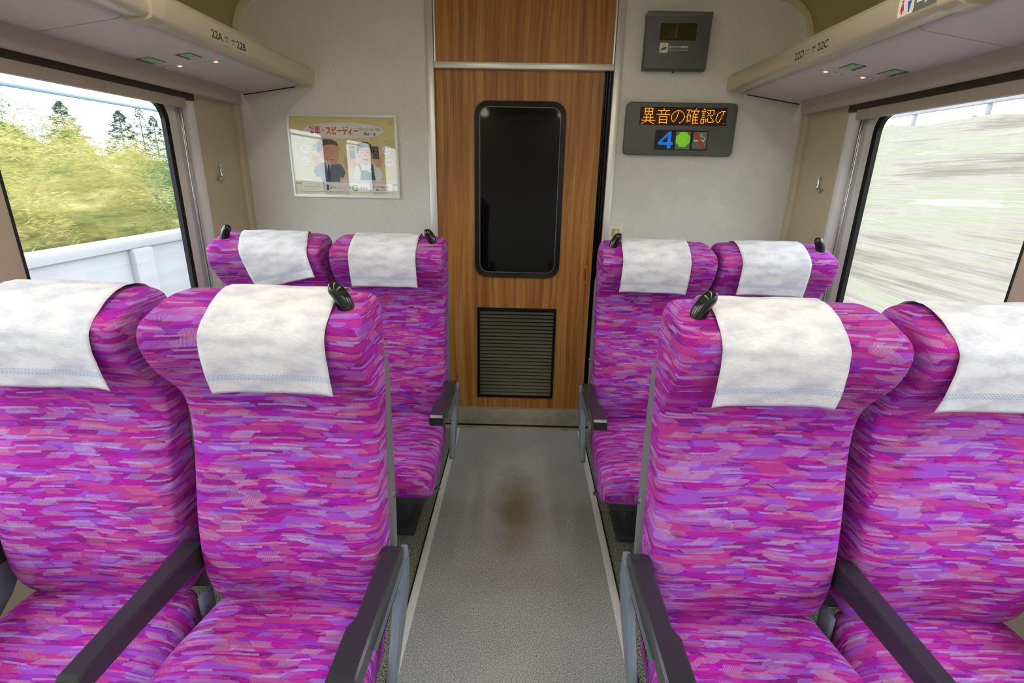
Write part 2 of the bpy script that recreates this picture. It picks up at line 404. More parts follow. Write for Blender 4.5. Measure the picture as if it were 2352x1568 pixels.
# ================================================================== SETTING
def shell():
    # floor: carpet runner and speckled side floors
    CL, CR = -.292, .365
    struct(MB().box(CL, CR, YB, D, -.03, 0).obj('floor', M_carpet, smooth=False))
    struct(MB().box(-HW-.05, CL-.026, YB, D, -.03, -.004).obj('floor', M_speck, smooth=False))
    struct(MB().box(CR+.026, HW+.05, YB, D, -.03, -.004).obj('floor', M_speck, smooth=False))
    for k, (a, b) in enumerate(((CL-.026, CL), (CR, CR+.026))):
        o = MB().box(a, b, YB, D-.04, -.03, .0035, .0015).obj('trim_%d' % (k+1), M_strip); struct(o)
        i0, i1 = (a-.006, a) if k == 0 else (b, b+.006)
        struct(MB().box(i0, i1, YB, D-.04, -.03, .001).obj('trim_%d' % (k+3), M_dark, smooth=False))
    # sill in front of the door
    struct(MB().box(-.43, .465, D-.04, D+.03, -.03, .004, .0015).obj('trim_5', M_steel))
    # end wall with door opening
    m = MB()
    m.box(-HW-.05, -.430, D, D+.08, -.03, 2.3).box(.466, HW+.05, D, D+.08, -.03, 2.3)
    w = m.obj('wall_back', M_end, smooth=False); struct(w)
    # ceiling with curved coves into the upper side walls
    pts = []; r = .19; cx_, cz_ = 1.305-r, CEIL-r
    pts.append((1.305, 1.80))
    for k in range(11):
        a = math.radians(90*k/10); pts.append((cx_+r*math.cos(a), cz_+r*math.sin(a)))
    for s_, nm in ((-1, 'wall_left_upper'), (1, 'wall_right_upper')):
        me = bpy.data.meshes.new(nm); vs = []; fs = []
        for x, z in pts: vs += [(s_*x, YB, z), (s_*x, D, z)]
        for i in range(len(pts)-1): fs.append((2*i, 2*i+1, 2*i+3, 2*i+2))
        me.from_pydata(vs, [], fs); o = link(nm, me, M_upper)
        md = o.modifiers.new('thick', 'SOLIDIFY'); md.thickness = .02; md.offset = 1 if s_ > 0 else -1
        struct(o)
    struct(MB().box(-cx_, cx_, YB, D, CEIL, CEIL+.03).obj('ceiling', M_ceil, smooth=False))
    # rear closure of the saloon
    struct(MB().box(-HW-.05, HW+.05, YB-.05, YB, -.03, 2.3).obj('wall_front', M_end, smooth=False))
    # side walls: sill part, header, pillars between the window bays
    bays = [(1.37, 2.262), (.21, 1.10), (-.95, -.06), (-2.11, -1.22)]
    for s_, nm in ((-1, 'left'), (1, 'right')):
        X0, X1 = sorted((s_*1.335, s_*1.40))
        m = MB().box(X0, X1, YB, D, -.03, .72).box(X0, X1, YB, D, 1.665, 1.80)
        edges = [YB]+[v for b in sorted(bays) for v in b]+[D]
        for a, b in zip(edges[::2], edges[1::2]): m.box(X0, X1, a, b, .715, 1.67, .012, 3)
        struct(m.obj('wall_'+nm, M_pillar))
        # corner trim strip
        m = MB().box(*sorted((s_*1.318, s_*1.337)), 2.566, D+.001, -.03, 1.70, .003)
        for yy in (2.578, 2.590): m.box(*sorted((s_*1.3165, s_*1.3185)), yy-.0018, yy+.0018, 0, 1.70)
        struct(m.obj('trim_%d' % (6 if s_ < 0 else 7), M_pillar))
    # arched trim where cove meets the end wall
    for s_ in (-1, 1):
        m = MB(); out = []; inn = []
        path = [(1.305, 1.80)]+[(cx_+r*math.cos(math.radians(a)), cz_+r*math.sin(math.radians(a))) for a in range(0, 91, 6)]+[(.5, CEIL)]
        pi = [(1.280, 1.80)]+[(cx_+(r-.025)*math.cos(math.radians(a)), cz_+(r-.025)*math.sin(math.radians(a))) for a in range(0, 91, 6)]+[(.5, CEIL-.025)]
        for (a, b), (c, d), (e, f), (g_, h) in zip(path, pi, path[1:], pi[1:]):
            m.poly([(s_*a, D-.012, b), (s_*c, D-.012, d), (s_*g_, D-.012, h), (s_*e, D-.012, f)], (0, .014, 0))
        for off in (.006, .019):
            pp = [(s_*(x if i == 0 else x), D-.012, z) for i, (x, z) in enumerate([(1.305-off, 1.80)]+[(cx_+(r-off)*math.cos(math.radians(a)), cz_+(r-off)*math.sin(math.radians(a))) for a in range(0, 91, 6)]+[(.5, CEIL-off)])]
            m.tube(pp, .0025, 6)
        struct(m.obj('trim_%d' % (8 if s_ < 0 else 9), mat('cream_trim', srgb(206, 198, 160), .4)))
    return bays
BAYS = shell()

def windows():
    n = 0
    for s_ in (-1, 1):
        for ya, yb in BAYS:
            n += 1
            xg = s_*1.385
            def L(pts, x): return [(x, y, z) for y, z in pts]
            r_ = empty('window_%d' % n, (xg, (ya+yb)/2, .72), None, None); del_ = None
            r_['kind'] = 'structure'
            y0, y1 = ya+.02, yb-.122
            outer = rrect(ya-.02, yb+.02, .70, 1.70, .001); inn = rrect(y0, y1, .775, 1.622, .075)
            MB().ring(L(outer, s_*1.372), L(inn, s_*1.372), (s_*.02, 0, 0)).obj('window_frame', M_white, r_)
            gi = rrect(y0+.018, y1-.018, .793, 1.604, .06)
            MB().ring(L(inn, s_*1.366), L(gi, s_*1.370), (s_*.018, 0, 0)).obj('window_gasket', M_black, r_)
            MB().box(*sorted((xg, xg+s_*.006)), y0+.01, y1-.01, .785, 1.612).obj('window_pane', M_glass, r_, smooth=False)
            # chrome guide rails of the blind beside the frame
            m = MB()
            for yy in (yb-.064, yb-.048): m.box(*sorted((s_*1.352, s_*1.374)), yy-.004, yy+.004, .72, 1.665, .0015)
            m.box(*sorted((s_*1.356, s_*1.374)), yb-.060, yb-.052, .72, 1.665)
            m.obj('blind_guide', M_chrome, r_)
            # curved white reveal at the far side of the bay
            m = MB(); q = []
            for k in range(7):
                a = math.radians(90*k/6); q.append((s_*(1.372-.037*math.sin(a)), yb-.030+.034*(1-math.cos(a))))
            q2 = [(s_*1.385, yb+.01), (s_*1.385, yb-.03)]
            m.poly([(x, y, .72) for x, y in q+q2], (0, 0, .945))
            m.obj('window_reveal', M_white, r_)
            # sill
            MB().box(*sorted((s_*1.30, s_*1.385)), ya-.01, yb+.01, .700, .722, .004).obj('window_sill', M_panel, r_)
            # roller blind bottom rail with finger pull
            m = MB().box(*sorted((s_*1.318, s_*1.340)), ya+.004, yb-.07, 1.594, 1.630, .003)
            b = m.obj('blind_rail', M_blind, r_)
            yc = ya+.372
            o1 = rrect(yc-.040, yc+.040, 1.604, 1.621, .008); i1 = rrect(yc-.036, yc+.036, 1.6065, 1.6185, .0058)
            MB().ring([(s_*1.3185, y, z) for y, z in o1], [(s_*1.3185, y, z) for y, z in i1], (-s_*.0025, 0, 0)).obj('finger_pull', M_blind, b)
            # dark brush gap over the rail, roll of the blind
            MB().box(*sorted((s_*1.326, s_*1.345)), ya-.005, yb+.0, 1.628, 1.668).obj('blind_brush', M_brush, r_, smooth=False)
windows()

def racks():
    for s_, side in ((-1, 'left'), (1, 'right')):
        root = empty('luggage_rack', (s_*1.2, 0, 1.72), None, None)
        tag(root, 'beige luggage rack above the %s window with seat numbers %s' % (side, '22A and 22B' if s_ < 0 else '22D and 22C'), 'luggage rack', 'luggage racks above the windows')
        def prism(prof, y0, y1, bev=0): return MB().poly([(s_*x, y0, z) for x, z in prof], (0, y1-y0, 0))
        uz = lambda x: 1.895-.15*x
        # underside panels with rounded front edge; seams at y 1.51 and 2.30
        def panel(y0, y1, name='underside_panel'):
            prof = [(1.295, uz(1.295)), (1.055, uz(1.055))]
            for k in range(1, 7):
                a = math.radians(98*k/6); prof.append((1.055-.030*math.sin(a), uz(1.055)+.030*(1-math.cos(a))-.0045*math.sin(a)*0))
            prof += [(1.035, 1.80), (1.295, 1.80)]
            return prism(prof, y0, y1).obj(name, M_rack, root)
        panel(YB, -.41); panel(-.405, .55); panel(.555, 1.5095); panel(1.5145, 2.297); panel(2.2985, D-.006)
        prism([(1.300, uz(1.30)+.004), (1.03, uz(1.03)+.01), (1.03, 1.79), (1.30, 1.79)], YB, D-.003).obj('seam_backing', M_dark, root, smooth=False)
        prism([(1.297, uz(1.297)-.003), (1.055, uz(1.055)-.003), (1.022, uz(1.022)+.014), (1.020, 1.76), (1.03, 1.79), (1.297, 1.79)], D-.006, D).obj('end_gasket', M_black, root)
        # round front rail (bar)
        prof = [(1.022, 1.748), (1.012, 1.7412), (.985, 1.7400), (.964, 1.7415), (.952, 1.7460), (.9478, 1.7520), (.9455, 1.7980), (.9475, 1.8030), (.953, 1.806), (1.022, 1.806)]
        prism(prof, YB, D-.012).obj('front_rail', M_bar, root)
        prism([(.960, 1.806), (.957, 1.811), (.960, 1.816), (.972, 1.819), (.985, 1.816), (.985, 1.806)], YB, D-.03).obj('rail_lip', M_bar, root)
        cap = [(x-.003 if x < 1 else x+.003, z-.003 if z < 1.8 else z+.002) for x, z in prof]
        prism(cap, D-.012, D-.004).obj('rail_end_cap', M_white, root)
        # clamp collar on the rail
        yc = 1.555 if s_ < 0 else 1.335
        big = [((x-.985)*1.18+.985, (z-1.775)*1.22+1.775) for x, z in prof[:-2]]+[(.955, 1.824), (1.03, 1.824)]
        w_ = .055
        prism(big, yc-w_, yc).obj('rail_collar', mat('collar_plastic', srgb(196, 186, 166), .35), root)
        # rack shelf behind the rail, wall side
        prism([(1.02, 1.795), (1.30, 1.795), (1.30, 1.803), (1.02, 1.803)], YB, D-.003).obj('shelf', M_alu, root, smooth=False)
        # light duct / fascia under the rack
        fas = [(1.270, 1.7045), (1.269, 1.690), (1.268, 1.672), (1.270, 1.660), (1.276, 1.651), (1.286, 1.647), (1.300, 1.648), (1.335, 1.660), (1.345, 1.70), (1.335, 1.7045)]
        f = MB().poly([(s_*x, YB, z) for x, z in fas], (0, 2.53-YB, 0)).obj('trim_%d' % (10 if s_ < 0 else 11), M_fascia); struct(f)
        # printed seat numbers on the rail face
        dx, dz = .0, 1.0
        org = (s_*.9462, 0, 1.764); V = Vector((s_*-.10, 0, 1)).normalized(); Nn = Vector((-s_, 0, -.10)).normalized()
        org = (s_*(.9485+.0015), 0, 1.7605)
        dk = ink(54, 50, 44)
        if s_ < 0:
            U = (0, 1, 0); fl = Flat((-.9476, 0, 1.7555), U, Vector((.05, 0, 1)).normalized(), (1, 0, -.05))
            fl.text('22A', 1.775, 0, 1.838, .023, dk, .012); fl.text('22B', 1.922, 0, 1.980, .023, dk, .012)
            fl.text('窓 側', 1.852, .013, 1.870, .020, dk, .01).text('Window', 1.850, .004, 1.873, .008, dk, .01)
            fl.text('通路側', 1.890, .013, 1.912, .020, dk, .01).text('Aisle', 1.893, .004, 1.906, .008, dk, .01)
        else:
            U = (0, -1, 0); fl = Flat((.9476, 0, 1.7555), U, Vector((-.05, 0, 1)).normalized(), (-1, 0, -.05))
            fl.text('22D', -1.980, 0, -1.920, .023, dk, .012); fl.text('22C', -1.838, 0, -1.778, .023, dk, .012)
            fl.text('窓 側', -1.908, .013, -1.890, .020, dk, .01).text('Window', -1.910, .004, -1.887, .008, dk, .01)
            fl.text('通路側', -1.872, .013, -1.850, .020, dk, .01).text('Aisle', -1.869, .004, -1.856, .008, dk, .01)
        fl.obj('seat_number', root)
        if s_ > 0:   # toilet direction sticker, thing of its own
            g_ = ink(108, 112, 108)
            T = Flat((.9474, 0, 1.7600), (0, -1, 0), Vector((-.05, 0, 1)).normalized(), (-1, 0, -.05))
            T.k = 3
            T.rect(-1.475, -.006, -1.345, .034, g_, .006); T.rect(-1.475, -.006, -1.420, .034, ink(236, 236, 232), .006)
            for uu, c_ in ((-1.460, ink(206, 52, 92)), (-1.436, ink(52, 92, 190))):
                T.ell(uu, .0265, .0032, .0038, c_)
                if uu < -1.45: T.poly([(uu-.002, .022), (uu+.002, .022), (uu+.0075, .006), (uu+.003, .006), (uu+.0025, -.001), (uu-.0025, -.001), (uu-.003, .006), (uu-.0075, .006)], c_)
                else: T.poly([(uu-.0065, .022), (uu+.0065, .022), (uu+.003, .004), (uu+.0025, -.001), (uu-.0025, -.001), (uu-.003, .004)], c_)
            T.poly([(-1.412, .011), (-1.385, .011), (-1.385, .003), (-1.362, .0145), (-1.385, .026), (-1.385, .018), (-1.412, .018)], ink(236, 236, 232))
            o = T.obj('direction_sticker'); tag(o, 'toilet sticker with red and blue figures and white arrow on right rack', 'sticker')
        # seat status plates and indicator lamps on the underside
        gr, gr2 = ink(140, 200, 150), ink(176, 222, 182)
        Vd = Vector((s_, 0, -.15)).normalized()
        items = ((1.092, 1.948, 1.885), (1.215, 1.936, 1.862))
        for k, (x0, ya, yb) in enumerate(items):
            org = Vector((s_*x0, yb, uz(x0)))
            P_ = Flat(org-Vector((0, 0, .0006)), (0, 1, 0), Vd, (0, 0, -1))
            w = ya-yb
            P_.rect(-.006, -.004, w+.006, .046, ink(70, 74, 72)); P_.rect(-.002, 0, w+.004, .036, ink(196, 204, 196)); P_.rect(.002, .002, w-.014, .034, gr); P_.rect(.02, .012, w-.03, .026, gr2)
            o = P_.obj('status_plate'); pos = 'aisle' if k == 0 else 'window'
            tag(o, 'small green seat information label under the %s rack, nearer the %s' % (side, pos), 'label', 'green labels under the racks')
        for k, (x0, yy) in enumerate(((1.10, 2.022), (1.225, 2.008))):
            pos = 'aisle' if k == 0 else 'window'
            r2 = empty('indicator_lamp', (s_*x0, yy, uz(x0)), 'seat indicator strip with glowing red lamp under the %s rack, nearer the %s' % (side, pos), 'indicator', 'seat indicators under the racks')
            fl = Flat((s_*x0, yy, uz(x0)-.0006), (0, 1, 0), Vd, (0, 0, -1))
            L_ = [(-.014, .056), (-.008, -.030+.01)]
            fl.rect(-.0095, -.036, .0095, .036, ink(150, 150, 158), .008); fl.rect(-.008, -.034, .008, .034, ink(240, 240, 250), .007); fl.obj('plate', r2)
            for q, nm in ((.000, 'button'), (.018, 'button'), (-.042, 'screw'), (.042, 'screw')):
                f2 = Flat((s_*x0, yy, uz(x0)-.0012), (0, 1, 0), Vd, (0, 0, -1)); f2.ell(0, q, .0029, .0029, ink(62, 61, 66), 12); f2.obj(nm, r2)
            MB().box(s_*(x0-.018)-.0055, s_*(x0-.018)+.0055, yy-.0045, yy+.0045, uz(x0-.018)-.004, uz(x0-.018), .0015).obj('red_light', mat('red_led', (1, .2, .1, 1), .4, emit=(1, .30, .18, 1), es=2.2), r2)
racks()

def hooks():
    for s_, side in ((-1, 'left'), (1, 'right')):
        x = 1.335; pts = []
        for k in range(14):
            t = k/13
            if t < .45: p = (x-.013+.003*math.sin(t*6), 2.374, 1.385-.045*(t/.45))
            else:
                a = (t-.45)/.55*math.radians(150); p = (x-.013-.0*a, 2.374-.0165*(1-math.cos(a)), 1.340-.0165*math.sin(a))
            pts.append((s_*p[0], p[1], p[2]))
        r_ = empty('coat_hook', (s_*x, 2.365, 1.33), 'small silver J-shaped coat hook on the beige pillar beside the %s window' % side, 'hook', 'coat hooks by the windows')
        MB().tube(pts, [.005]*3+[.0058]*8+[.0068]*3, 10).obj('hook', M_chrome, r_)
        MB().tube([(s_*(x+.001), 2.374, 1.372), (s_*(x-.014), 2.374, 1.372)], .006, 10).obj('post', M_chrome, r_)
hooks()

# ------------------------------------------------------------------ door
def door():
    r_ = empty('door_1', (0, D, 0), None, None); r_['kind'] = 'structure'
    X0, X1, YL = -.395, .392, D+.022
    # leaf
    wi = rrect(-.205, .216, .866, 1.690, .06); n = len(wi)
    lo = []
    for (x, z) in wi:   # outer loop matched to inner by angle
        lo.append((X0 if x < 0 else X1, z))
    m = MB()
    m.box(X0, -.190, YL, YL+.03, .1, 1.86).box(.210, X1, YL, YL+.03, .1, 1.86).box(-.1905, .2105, YL, YL+.03, .682, .880).box(-.1905, .2105, YL, YL+.03, 1.672, 1.86).box(-.1905, .2105, YL, YL+.03, .1, .181)
    m.obj('door_leaf', M_wood, r_, smooth=False)
    # window: rubber surround, pane painted dark for the unlit vestibule behind
    o_ = rrect(-.211, .2244, .8575, 1.695, .062); i_ = rrect(-.189, .202, .880, 1.672, .045)
    L = lambda pts, y: [(x, y, z) for x, z in pts]
    g_ = MB().ring(L(o_, YL-.012), L(i_, YL-.008), (0, .02, 0)).obj('window_gasket', M_black, r_)
    i2 = rrect(-.1875, .2005, .8815, 1.6705, .045); i3 = rrect(-.184, .197, .885, 1.667, .042)
    MB().ring(L(i2, YL-.009), L(i3, YL-.009), (0, .004, 0)).obj('gasket_bead', mat('grey_bead', srgb(96, 96, 98), .3), r_)
    MB().box(-.195, .208, YL-.004, YL, .87, 1.68).obj('door_pane', M_doorglass, r_, smooth=False)
    # ventilation grille
    vx0, vx1, vz0, vz1 = -.2, .2221, .1721, .6909
    v = MB().ring(L([(vx0, vz0), (vx1, vz0), (vx1, vz1), (vx0, vz1)], YL-.006), L([(vx0+.014, vz0+.014), (vx1-.014, vz0+.014), (vx1-.014, vz1-.014), (vx0+.014, vz1-.014)], YL-.006), (0, .02, 0)).obj('vent_frame', M_black, r_, smooth=False)
    m = MB(); nn = 24; st = (vz1-vz0-.028)/nn
    for k in range(nn):
        z = vz0+.014+k*st
        m.poly([(vx0+.012, YL-.004, z+.001), (vx0+.012, YL+.006, z+st*.72), (vx0+.012, YL+.008, z+st*.72), (vx0+.012, YL-.001, z+.001)], (vx1-vx0-.024, 0, 0))
    m.obj('vent_slats', mat('vent_metal', srgb(70, 70, 60), .4, .5), r_, smooth=False)
    MB().box(vx0+.01, vx1-.01, YL+.012, YL+.02, vz0+.01, vz1-.01).obj('vent_backing', M_dark, r_, smooth=False)
    # flush pull
    o_ = rrect(.352, .371, .835, .925, .006); i_ = rrect(.3565, .3665, .845, .912, .0045)
    orange = mat('orange_flush_pull', srgb(186, 108, 24), .35)
    h = MB().ring(L(o_, YL-.003), L(i_, YL-.003), (0, .004, 0)).obj('door_handle', orange, r_)
    MB().box(.355, .368, YL-.0008, YL+.001, .843, .914).obj('handle_recess', mat('recess_brown', srgb(120, 62, 16), .5), h, smooth=False)
    # kick plate
    MB().box(X0-.03, X1+.045, D-.004, YL+.02, .012, .108, .001).obj('kick_plate', M_steel, r_)
    MB().box(X0-.03, X1+.045, D-.006, YL+.02, .003, .0125).obj('threshold_groove', M_black, r_, smooth=False)
    # rubber edge strips in the gap at the closing side
    m = MB().box(X1, .430, D+.045, D+.05, .0, 1.86)
    m.box(.404, .4075, D+.012, D+.045, .108, 1.86).box(.414, .420, D+.006, D+.045, .108, 1.86)
    m.obj('edge_seal', M_black, r_, smooth=False)
    MB().box(X0-.03, X0, YL-.001, YL+.03, .10, 1.86).obj('edge_seal', M_black, r_, smooth=False)
    # header pocket and jambs
    MB().box(-.395, .43, D-.010, D+.03, 1.8254, 1.8531, .003).obj('header_rail', M_alu, r_)
    MB().box(-.387, .421, D+.004, D+.03, 1.853, 2.2).obj('transom_panel', M_wood, r_, smooth=False)
    m = MB().box(-.393, -.387, D-.004, D+.02, 1.853, 2.16).box(.421, .428, D-.004, D+.02, 1.853, 2.16)
    m.obj('transom_bead', M_alu, r_)
    MB().box(-.430, -.396, D-.012, D+.05, 0, 2.16, .0015).obj('door_jamb', M_alu, r_)
    MB().box(.431, .465, D-.012, D+.05, 0, 2.16, .0015).obj('door_jamb', M_alu, r_)
    MB().box(-.5, .5, D+.055, D+.075, -.02, 2.25).obj('pocket_backing', M_dark, r_, smooth=False)
door()

# ------------------------------------------------------------------ things on the end wall
def camera_box():
    r_ = empty('security_camera_box', (.69, D, 1.83), 'grey security camera housing with dark window high on the wall above the display', 'camera')
    x0, x1, z0, z1 = .553, .832, 1.822, 2.050
    m = MB(); 
    # wedge: deeper at the top
    side = [(D, z1), (D-.058, z1-.002), (D-.060, z1-.022), (D-.052, z0+.01), (D-.040, z0), (D, z0+.004)]
    o = MB().poly([(x0, y, z) for y, z in side], (x1-x0, 0, 0), .004).obj('housing', M_equip, r_)
    MB().box(x0-.002, x1+.002, D-.0615, D-.002, z1-.020, z1+.001, .003).obj('lid', mat('lid_grey', srgb(98, 100, 94), .45), r_)
    yf = lambda z: D-.060+(z1-.022-z)/(z1-.022-(z0+.01))*.008
    U = Vector((1, 0, 0)); a = Vector((0, yf(1.95), 1.95)); b = Vector((0, yf(1.85), 1.85)); V = (a-b).normalized(); Nn = Vector((0, -V.z, V.y))
    if Nn.y > 0: Nn = -Nn
    f = Flat((.553, yf(z0), z0)+Nn*0 if False else Vector((.553, yf(z0), z0))+Nn*.0004, U, V, Nn)
    f.rect(.058, .118, .217, .184, ink(56, 50, 22, .12), .004); f.rect(.129, .128, .132, .178, ink(120, 112, 70, .3))
    f.poly([(.075, .124), (.128, .124), (.128, .176)], ink(70, 63, 28, .15))
    f.obj('camera_window', r_)
    f = Flat(Vector((.553, yf(z0), z0))+Nn*.0004, U, V, Nn)
    wt = ink(224, 224, 208)
    f.rect(.063, .070, .100, .108, wt, .003); f.poly([(.070, .078), (.092, .084), (.094, .094), (.072, .088)], ink(82, 84, 78)); f.poly([(.080, .094), (.083, .094), (.083, .104), (.080, .104)], ink(82, 84, 78)); f.stroke([(.067, .084), (.068, .075), (.078, .073)], .0015, ink(82, 84, 78))
    f.text('防犯カメラ作動中', .105, .087, .188, .098, wt, .03); f.text('Security camera in operation', .105, .078, .188, .0835, wt, .02)
    f.obj('warning_label', r_)
    MB().tube([(.690, D-.03, z0+.004), (.690, D-.036, z0-.004)], .006, 10).obj('lock', M_chrome, r_)
camera_box()

BITS = {
'a': "...#########....|...#...#...#....|...#...#...#....|...#########....|...#...#...#....|...#...#...#....|...#########....|.....#...#......|.....#...#......|..###########...|.....#...#......|.....#...#......|###############.|....##..##......|..##......##....|##..........##..",
'b': ".......#........|.......#........|.#############..|....#.....#.....|.....#...#......|.....#...#......|###############.|................|...#########....|...#.......#....|...#.......#....|...#########....|...#.......#....|...#.......#....|...#########....|...#.......#....",
'c': "................|................|.....#####......|...##..#..##....|..#....#....#...|.#.....#.....#..|.#....#......#..|#.....#.......#.|#.....#.......#.|#....#........#.|#....#.......#..|#...#........#..|.#..#.......#...|..##.......#....|.........##.....|................",
'd': "..........#.....|#####....#......|..#..#########..|..#..#..#...#...|..#.....#.......|.#.....######...|.####..#..#.....|.#..#.##..#.....|##..#..######...|.#..#..#..#.....|.#..#..#..#.....|.#..#..######...|.####..#..#.....|.#.....#..#.....|.......#######..|.......#........",
'e': "..##............|......########..|#####....#...#..|......#..#...#..|.###...#.#...#..|........#....#..|.###...#.#.##...|......#...#.....|.###......#.....|.......#...#....|####.#.#....#...|#..#.#.#.....#..|#..#.#.#....#.#.|#..#.#..####.#..|####............|................",
}
def led_sign():
    r_ = empty('information_display', (.755, D, 1.46), 'grey electronic information display with orange LED text and car number pictograms on the wall', 'display')
    x0, x1, z0, z1 = .498, 1.010, 1.466, 1.696
    yf = 2.585
    L = lambda p, y: [(x, y, z) for x, z in p]
    MB().poly(L(rrect(x0, x1, z0, z1, .022), D+.001), (0, yf-D-.001, 0), .004).obj('housing', M_equip, r_)
    lx0, lx1, lz0, lz1 = .565, .958, 1.602, 1.672
    f = Flat((0, yf, 0), (1, 0, 0), (0, 0, 1), (0, -1, 0))
    f.rect(lx0-.003, lz0-.003, lx1+.003, lz1+.003, ink(14, 10, 10)); f.rect(lx0, lz0, lx1, lz1, ink(58, 34, 26))
    # unlit dot lattice
    m = ink(82, 50, 40); p = (lx1-lx0)/92; hh = (lz1-lz0)/16.5
    for i in range(92):
        u = lx0+(i+.5)*p
        f.k = 3; f.rect(u-p*.12, lz0+.001, u+p*.12, lz1-.001, m)
    f.obj('led_panel', r_)
    f = Flat((0, yf-.0012, 0), (1, 0, 0), (0, 0, 1), (0, -1, 0)); em = ink(255, 158, 30, .5, 1.5)
    col = 1
    for ch in 'abcdec':
        rows = BITS[ch].split('|')
        for r, row in enumerate(rows):
            for c, q in enumerate(row):
                if q == '#' and col+c < 91:
                    u = lx0+(col+c+.5)*p; v = lz1-(r+.75)*hh; f.k = 0
                    f.rect(u-p*.34, v-hh*.33, u+p*.34, v+hh*.33, em)
        col += 16
    f.obj('led_text', r_)
    f = Flat((0, yf, 0), (1, 0, 0), (0, 0, 1), (0, -1, 0))
    f.rect(.640, 1.490, .888, 1.578, ink(44, 44, 48), .007)
    bl = ink(24, 120, 232, .5, .35)
    f.poly([(.716, 1.570), (.703, 1.570), (.657, 1.524), (.657, 1.513), (.700, 1.513), (.700, 1.497), (.717, 1.497), (.717, 1.513), (.726, 1.513), (.726, 1.525), (.717, 1.525)], bl)
    f.poly([(.700, 1.553), (.700, 1.525), (.672, 1.525)], ink(44, 44, 48))
    f.rect(.738, 1.495, .806, 1.571, ink(120, 132, 108)); gn = ink(116, 206, 20, .5, .3); wh = ink(226, 244, 200)
    cx_, cz_ = .772, 1.5375
    out = [(-.014, .032), (.014, .032), (.020, .026), (.022, .020), (.028, .018), (.033, .012), (.033, -.012), (.028, -.018), (.021, -.021), (.019, -.027), (.013, -.032), (-.013, -.032), (-.019, -.027), (-.021, -.021), (-.028, -.018), (-.033, -.012), (-.033, .012), (-.028, .018), (-.022, .020), (-.020, .026)]
    f.poly([(cx_+a*1.0, cz_+b*1.0) for a, b in out], wh); f.poly([(cx_+a*.94, cz_+b*.94) for a, b in out], gn)
    f.k += 1; f.stroke([(cx_-.021, cz_+.020), (cx_+.021, cz_-.021)], .0012, wh); f.stroke([(cx_+.021, cz_+.020), (cx_-.021, cz_-.021)], .0012, wh)
    f.rect(.741, 1.4965, .803, 1.503, ink(96, 178, 78)); f.text('GREEN CAR', .744, 1.4972, .800, 1.5022, ink(44, 110, 40), .02)
    f.rect(.818, 1.497, .882, 1.571, ink(126, 126, 118), .001)
    f.rect(.824, 1.530, .858, 1.537, wh); f.rect(.862, 1.530, .872, 1.537, wh)
    f.k += 1; f.stroke([(.871, 1.539), (.871, 1.547), (.864, 1.550), (.860, 1.554), (.856, 1.552), (.851, 1.558), (.855, 1.564), (.861, 1.562)], .003, wh)
    f.k += 3; f.stroke([(.826, 1.566), (.873, 1.501)], .010, ink(226, 52, 46))
    f.obj('pictogram_panel', r_)
led_sign()

